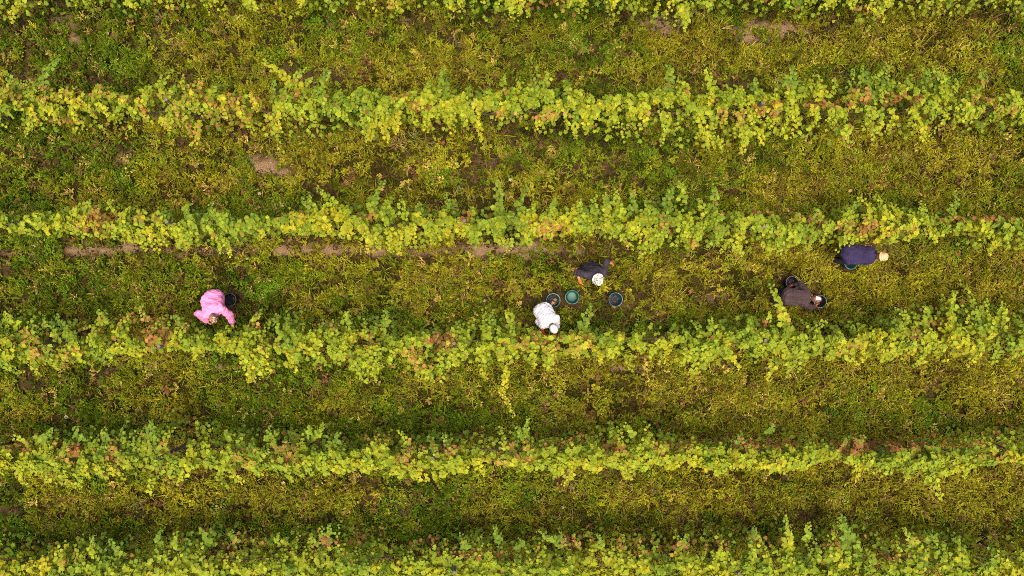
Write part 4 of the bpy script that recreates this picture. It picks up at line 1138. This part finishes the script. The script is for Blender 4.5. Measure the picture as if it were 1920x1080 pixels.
    for sg in (-1, 1):
        V, F = ellipsoid(H + fd * .079 + r * sg * .031 + hd * .006, [r * .013, fd * .013, hd * .010], 10, 7)
        mesh_obj('eye', py_mesh('eye', V, F), M_EYE, bo)
    return dict(root=root, H=H, r=r, fd=fd, hd=hd, wrists=wrists, zg=zg, O=O, Nk=Nk, s=s, n=n)

def on_head(p, prof, mat, name, tilt=0.0, cx=.080, cy=.100, parent=None, wob=0.0, seed=0, up=.0, fwd=0.0):
    """a revolved headgear shell fitted to the head: prof = (radius factor, height) along the head axis"""
    rng = np.random.default_rng(seed + 400)
    hd = nrm(p['hd'] - p['fd'] * tilt); fd = nrm(p['fd'] + p['hd'] * tilt)
    n = 36; V, F = [], []
    ph0 = rng.uniform(0, 6.28, 3)
    for (k, z) in prof:
        for j in range(n):
            a = 2 * math.pi * j / n
            w = wob * max(0, k - .9) * (math.sin(2 * a + ph0[0]) + .6 * math.sin(3 * a + ph0[1]))
            V.append(p['H'] + p['r'] * (cx * k * math.cos(a)) + fd * (cy * k * math.sin(a) + fwd) + hd * (z + w + up))
    for i in range(len(prof) - 1):
        for j in range(n):
            F.append((i * n + j, i * n + (j + 1) % n, (i + 1) * n + (j + 1) % n, (i + 1) * n + j))
    return mesh_obj(name, py_mesh(name, V, F), mat, parent or p['root'])

def hair(p, mat, long=.0):
    H, r, fd, hd = p['H'], p['r'], p['fd'], p['hd']
    sh = [ellipsoid(H - fd * .012 + hd * .012, [r * .082, fd * .094, hd * .108]), ellipsoid(H - fd * .045 - hd * .03, [r * .07, fd * .055, hd * .075])]
    return mesh_obj('hair', weld('hair', sh, .009, 3, .006, 3), mat, p['root'])

def hat_brim(p, mat_c, mat_b, r_crown=1.05, r_brim=1.55, height=.135, wob=.03, seed=0, tilt=0.0, name='hat'):
    c = on_head(p, [(r_crown * 1.02, .028), (r_crown * 1.04, .05), (r_crown, .085), (r_crown * .93, height - .018), (r_crown * .8, height), (r_crown * .5, height + .006), (.02, height + .002)], mat_c, name, tilt, seed=seed)
    b = on_head(p, [(r_crown * .98, .034), (r_crown * 1.1, .030), (r_brim * .9, .018), (r_brim, .010), (r_brim, .006), (r_brim * .9, .013), (r_crown * 1.1, .025), (r_crown * .98, .028)], mat_b, 'brim', tilt, wob=wob, seed=seed)
    b.parent = c
    bd = on_head(p, [(r_crown * 1.055, .034), (r_crown * 1.075, .04), (r_crown * 1.06, .06), (r_crown * 1.03, .062)], mat_b, 'hat_band', tilt, seed=seed)
    bd.parent = c
    return c

M_PINK = cloth_mat('pink_blouse', (.77, .24, .45))
M_WHITE = cloth_mat('white_striped_shirt', (.62, .57, .59), stripes=(0, 0, math.radians(35)))
M_CHAR = cloth_mat('charcoal_shirt', (.040, .030, .040))
M_TAUPE = cloth_mat('brown_grey_shirt', (.058, .036, .037))
M_NAVY = cloth_mat('navy_shirt', (.030, .021, .062))
M_GLOVE_RED = noise_mat('red_glove', (.42, .035, .02), (.56, .06, .03), 20, .8, .3, 80)
M_GLOVE_ORG = noise_mat('terracotta_glove', (.44, .105, .045), (.56, .15, .07), 20, .8, .3, 80)
M_CAPW = cloth_mat('white_cap', (.78, .76, .76), bump=.15)
M_STRAW = noise_mat('straw', (.50, .30, .15), (.66, .43, .24), 60, .8, .8, 110)
M_MOTTLE = noise_mat('mottled_hat', (.17, .145, .125), (.60, .55, .49), 30, .85, .4, 90, lo=.42, hi=.56)
M_KNIT = noise_mat('brown_patterned_cap', (.20, .09, .045), (.80, .66, .52), 22, .9, .8, 110, lo=.50, hi=.70)
M_CAPB = noise_mat('brown_cap', (.14, .065, .045), (.22, .11, .07), 15, .8, .3, 80)

def build_people():
    # picker in pink, bent over the row
    p = person(393, 561, (14, 29), 50, -12, ((436, 604, .72), (388, 602, .88)), M_PINK, 'person in a pink blouse bent over the vines, reaching one arm into the leaves', loose=.086, hem=.21, seed=1, shoulder=.19, scale=.93,
               elbows=((.3, .2, -.3), (-1.0, .75, .1)), feet=((-.15, .0), (.15, -.08)), hip_h=.88)
    hair(p, M_HAIR)
    on_head(p, [(1.08, -.005), (1.12, .03), (1.06, .07), (.86, .104), (.5, .124), (.02, .128)], M_KNIT, 'cap')
    # picker in white stripes with secateurs
    p = person(1018, 582, (17, 30), 46, -6, ((1041, 628, .80), (1018, 621, .86)), M_WHITE, 'person in a white striped shirt and white cap bent over the vines with secateurs', loose=.040, hem=.18, seed=2, scale=.93,
               glove=M_GLOVE_RED, elbows=((.2, .1, -.8), (-.25, .1, -.9)), feet=((-.14, .02), (.14, -.08)), sleeve=.60, hip_h=.88)
    hair(p, M_HAIR)
    c = on_head(p, [(1.12, .0), (1.2, .03), (1.16, .07), (.96, .108), (.55, .130), (.02, .134)], M_CAPW, 'cap')
    H, r, fd, hd = p['H'], p['r'], p['fd'], p['hd']
    V, F = [], []
    for i in range(9):
        a = -1.05 + 2.1 * i / 8
        for (k, dz) in ((1.0, .022), (1.0, .026), (1.62 - .28 * abs(a), .010), (1.62 - .28 * abs(a), .006)):
            V.append(H + r * (.085 * k ** .6 * math.sin(a)) + fd * (.100 * k * math.cos(a)) + hd * dz)
    for i in range(8):
        for q in range(4):
            F.append((i * 4 + q, i * 4 + (q + 1) % 4, (i + 1) * 4 + (q + 1) % 4, (i + 1) * 4 + q))
    mesh_obj('visor', py_mesh('visor', V, F), M_CAPW, c)
    # the secateurs in the gloved hand
    w, fa = p['wrists'][1]
    t = empty('secateurs', tuple(p['O'] + (w + fa * .07) * .93 + np.array([0, 0, p['zg'] - .03])))
    tag(t, 'secateurs held in the red glove of the picker in white stripes', 'secateurs')
    d = nrm(fa * .7 + np.array([.35, -.6, .1])); sd = nrm(np.cross(d, (0, 0, 1)))
    M_STEEL = noise_mat('steel_blade', (.5, .5, .5), (.62, .62, .62), 8, .3, 0, 10, metallic=.9)
    for sg in (-1, 1):
        V, F = tube([-d * .10 + sd * sg * .028, -d * .05 + sd * sg * .022, d * .0 + sd * sg * .004], [.008, .009, .007], 7)
        mesh_obj('handle', py_mesh('handle', V, F), M_GLOVE_RED, t)
        V, F = tube([sd * -sg * .002, d * .04 - sd * sg * .014, d * .085 - sd * sg * .004], [.008, .009, .0015], 6)
        mesh_obj('blade', py_mesh('blade', V, F), M_STEEL, t)
    # walking picker with a light sun hat
    p = person(1108, 503, (8, 24), 20, 18, ((1146, 493, 1.02), (1087, 526, .98)), M_CHAR, 'person standing in a dark shirt and pale mottled sun hat, arms swung out', loose=.022, seed=3, z_ref=.95, sleeve=.62,
               elbows=((.2, .9, -.2), (-.6, .6, 0)), feet=((-.09, .13), (.10, -.08)), hip_h=.91, twist=-16, glove=M_GLOVE_ORG)
    hair(p, M_HAIR)
    hat_brim(p, M_MOTTLE, M_MOTTLE, 1.12, 1.62, .125, .02, 1)
    # brown-grey shirt, bent between two black buckets
    p = person(1485, 556, (50, 5), 68, -14, ((1488, 534, .50), (1536, 574, .42)), M_TAUPE, 'person in a brown-grey shirt bent double between two black buckets, white and brown cap', loose=.030, hem=.14, seed=4, shoulder=.155, scale=.90, glove=M_GLOVE_ORG,
               elbows=((.1, .9, .3), (0, -.6, .2)), feet=((-.15, .06), (.15, -.10)), hip_h=.82, sleeve=.85)
    hair(p, M_HAIR)
    c = on_head(p, [(1.06, -.01), (1.11, .03), (1.06, .07), (.88, .104), (.5, .124), (.02, .128)], M_CAPB, 'cap')
    H, r, fd, hd = p['H'], p['r'], p['fd'], p['hd']
    for (a0, a1) in ((-2.35, -1.35), (.55, 1.5), (1.85, 2.6)):
        V, F = [], []
        for (k, z) in ((1.115, .03), (1.075, .07), (.895, .106), (.52, .127), (.2, .131)):
            for j in range(6):
                a = a0 + (a1 - a0) * j / 5
                V.append(H + r * (.0815 * k * math.cos(a)) + fd * (.1015 * k * math.sin(a)) + hd * (z + .0015))
        for i in range(4):
            for j in range(5):
                F.append((i * 6 + j, i * 6 + j + 1, (i + 1) * 6 + j + 1, (i + 1) * 6 + j))
        mesh_obj('cap_panel', py_mesh('cap_panel', V, F), M_CAPW, c)
    # navy shirt, half under the leaves
    p = person(1601, 475, (60, 7), 80, -36, ((1634, 487, .48), (1632, 468, .50)), M_NAVY, 'person in a navy shirt and straw hat bent double under the vine leaves', loose=.040, hem=.20, seed=5, shoulder=.115,
               elbows=((.2, .3, .2), (.2, -.3, .2)), feet=((-.13, .16), (.12, .06)), hip_h=.84)
    hair(p, M_HAIR)
    hat_brim(p, M_STRAW, M_STRAW, 1.10, 1.36, .12, .012, 2)
build_people()
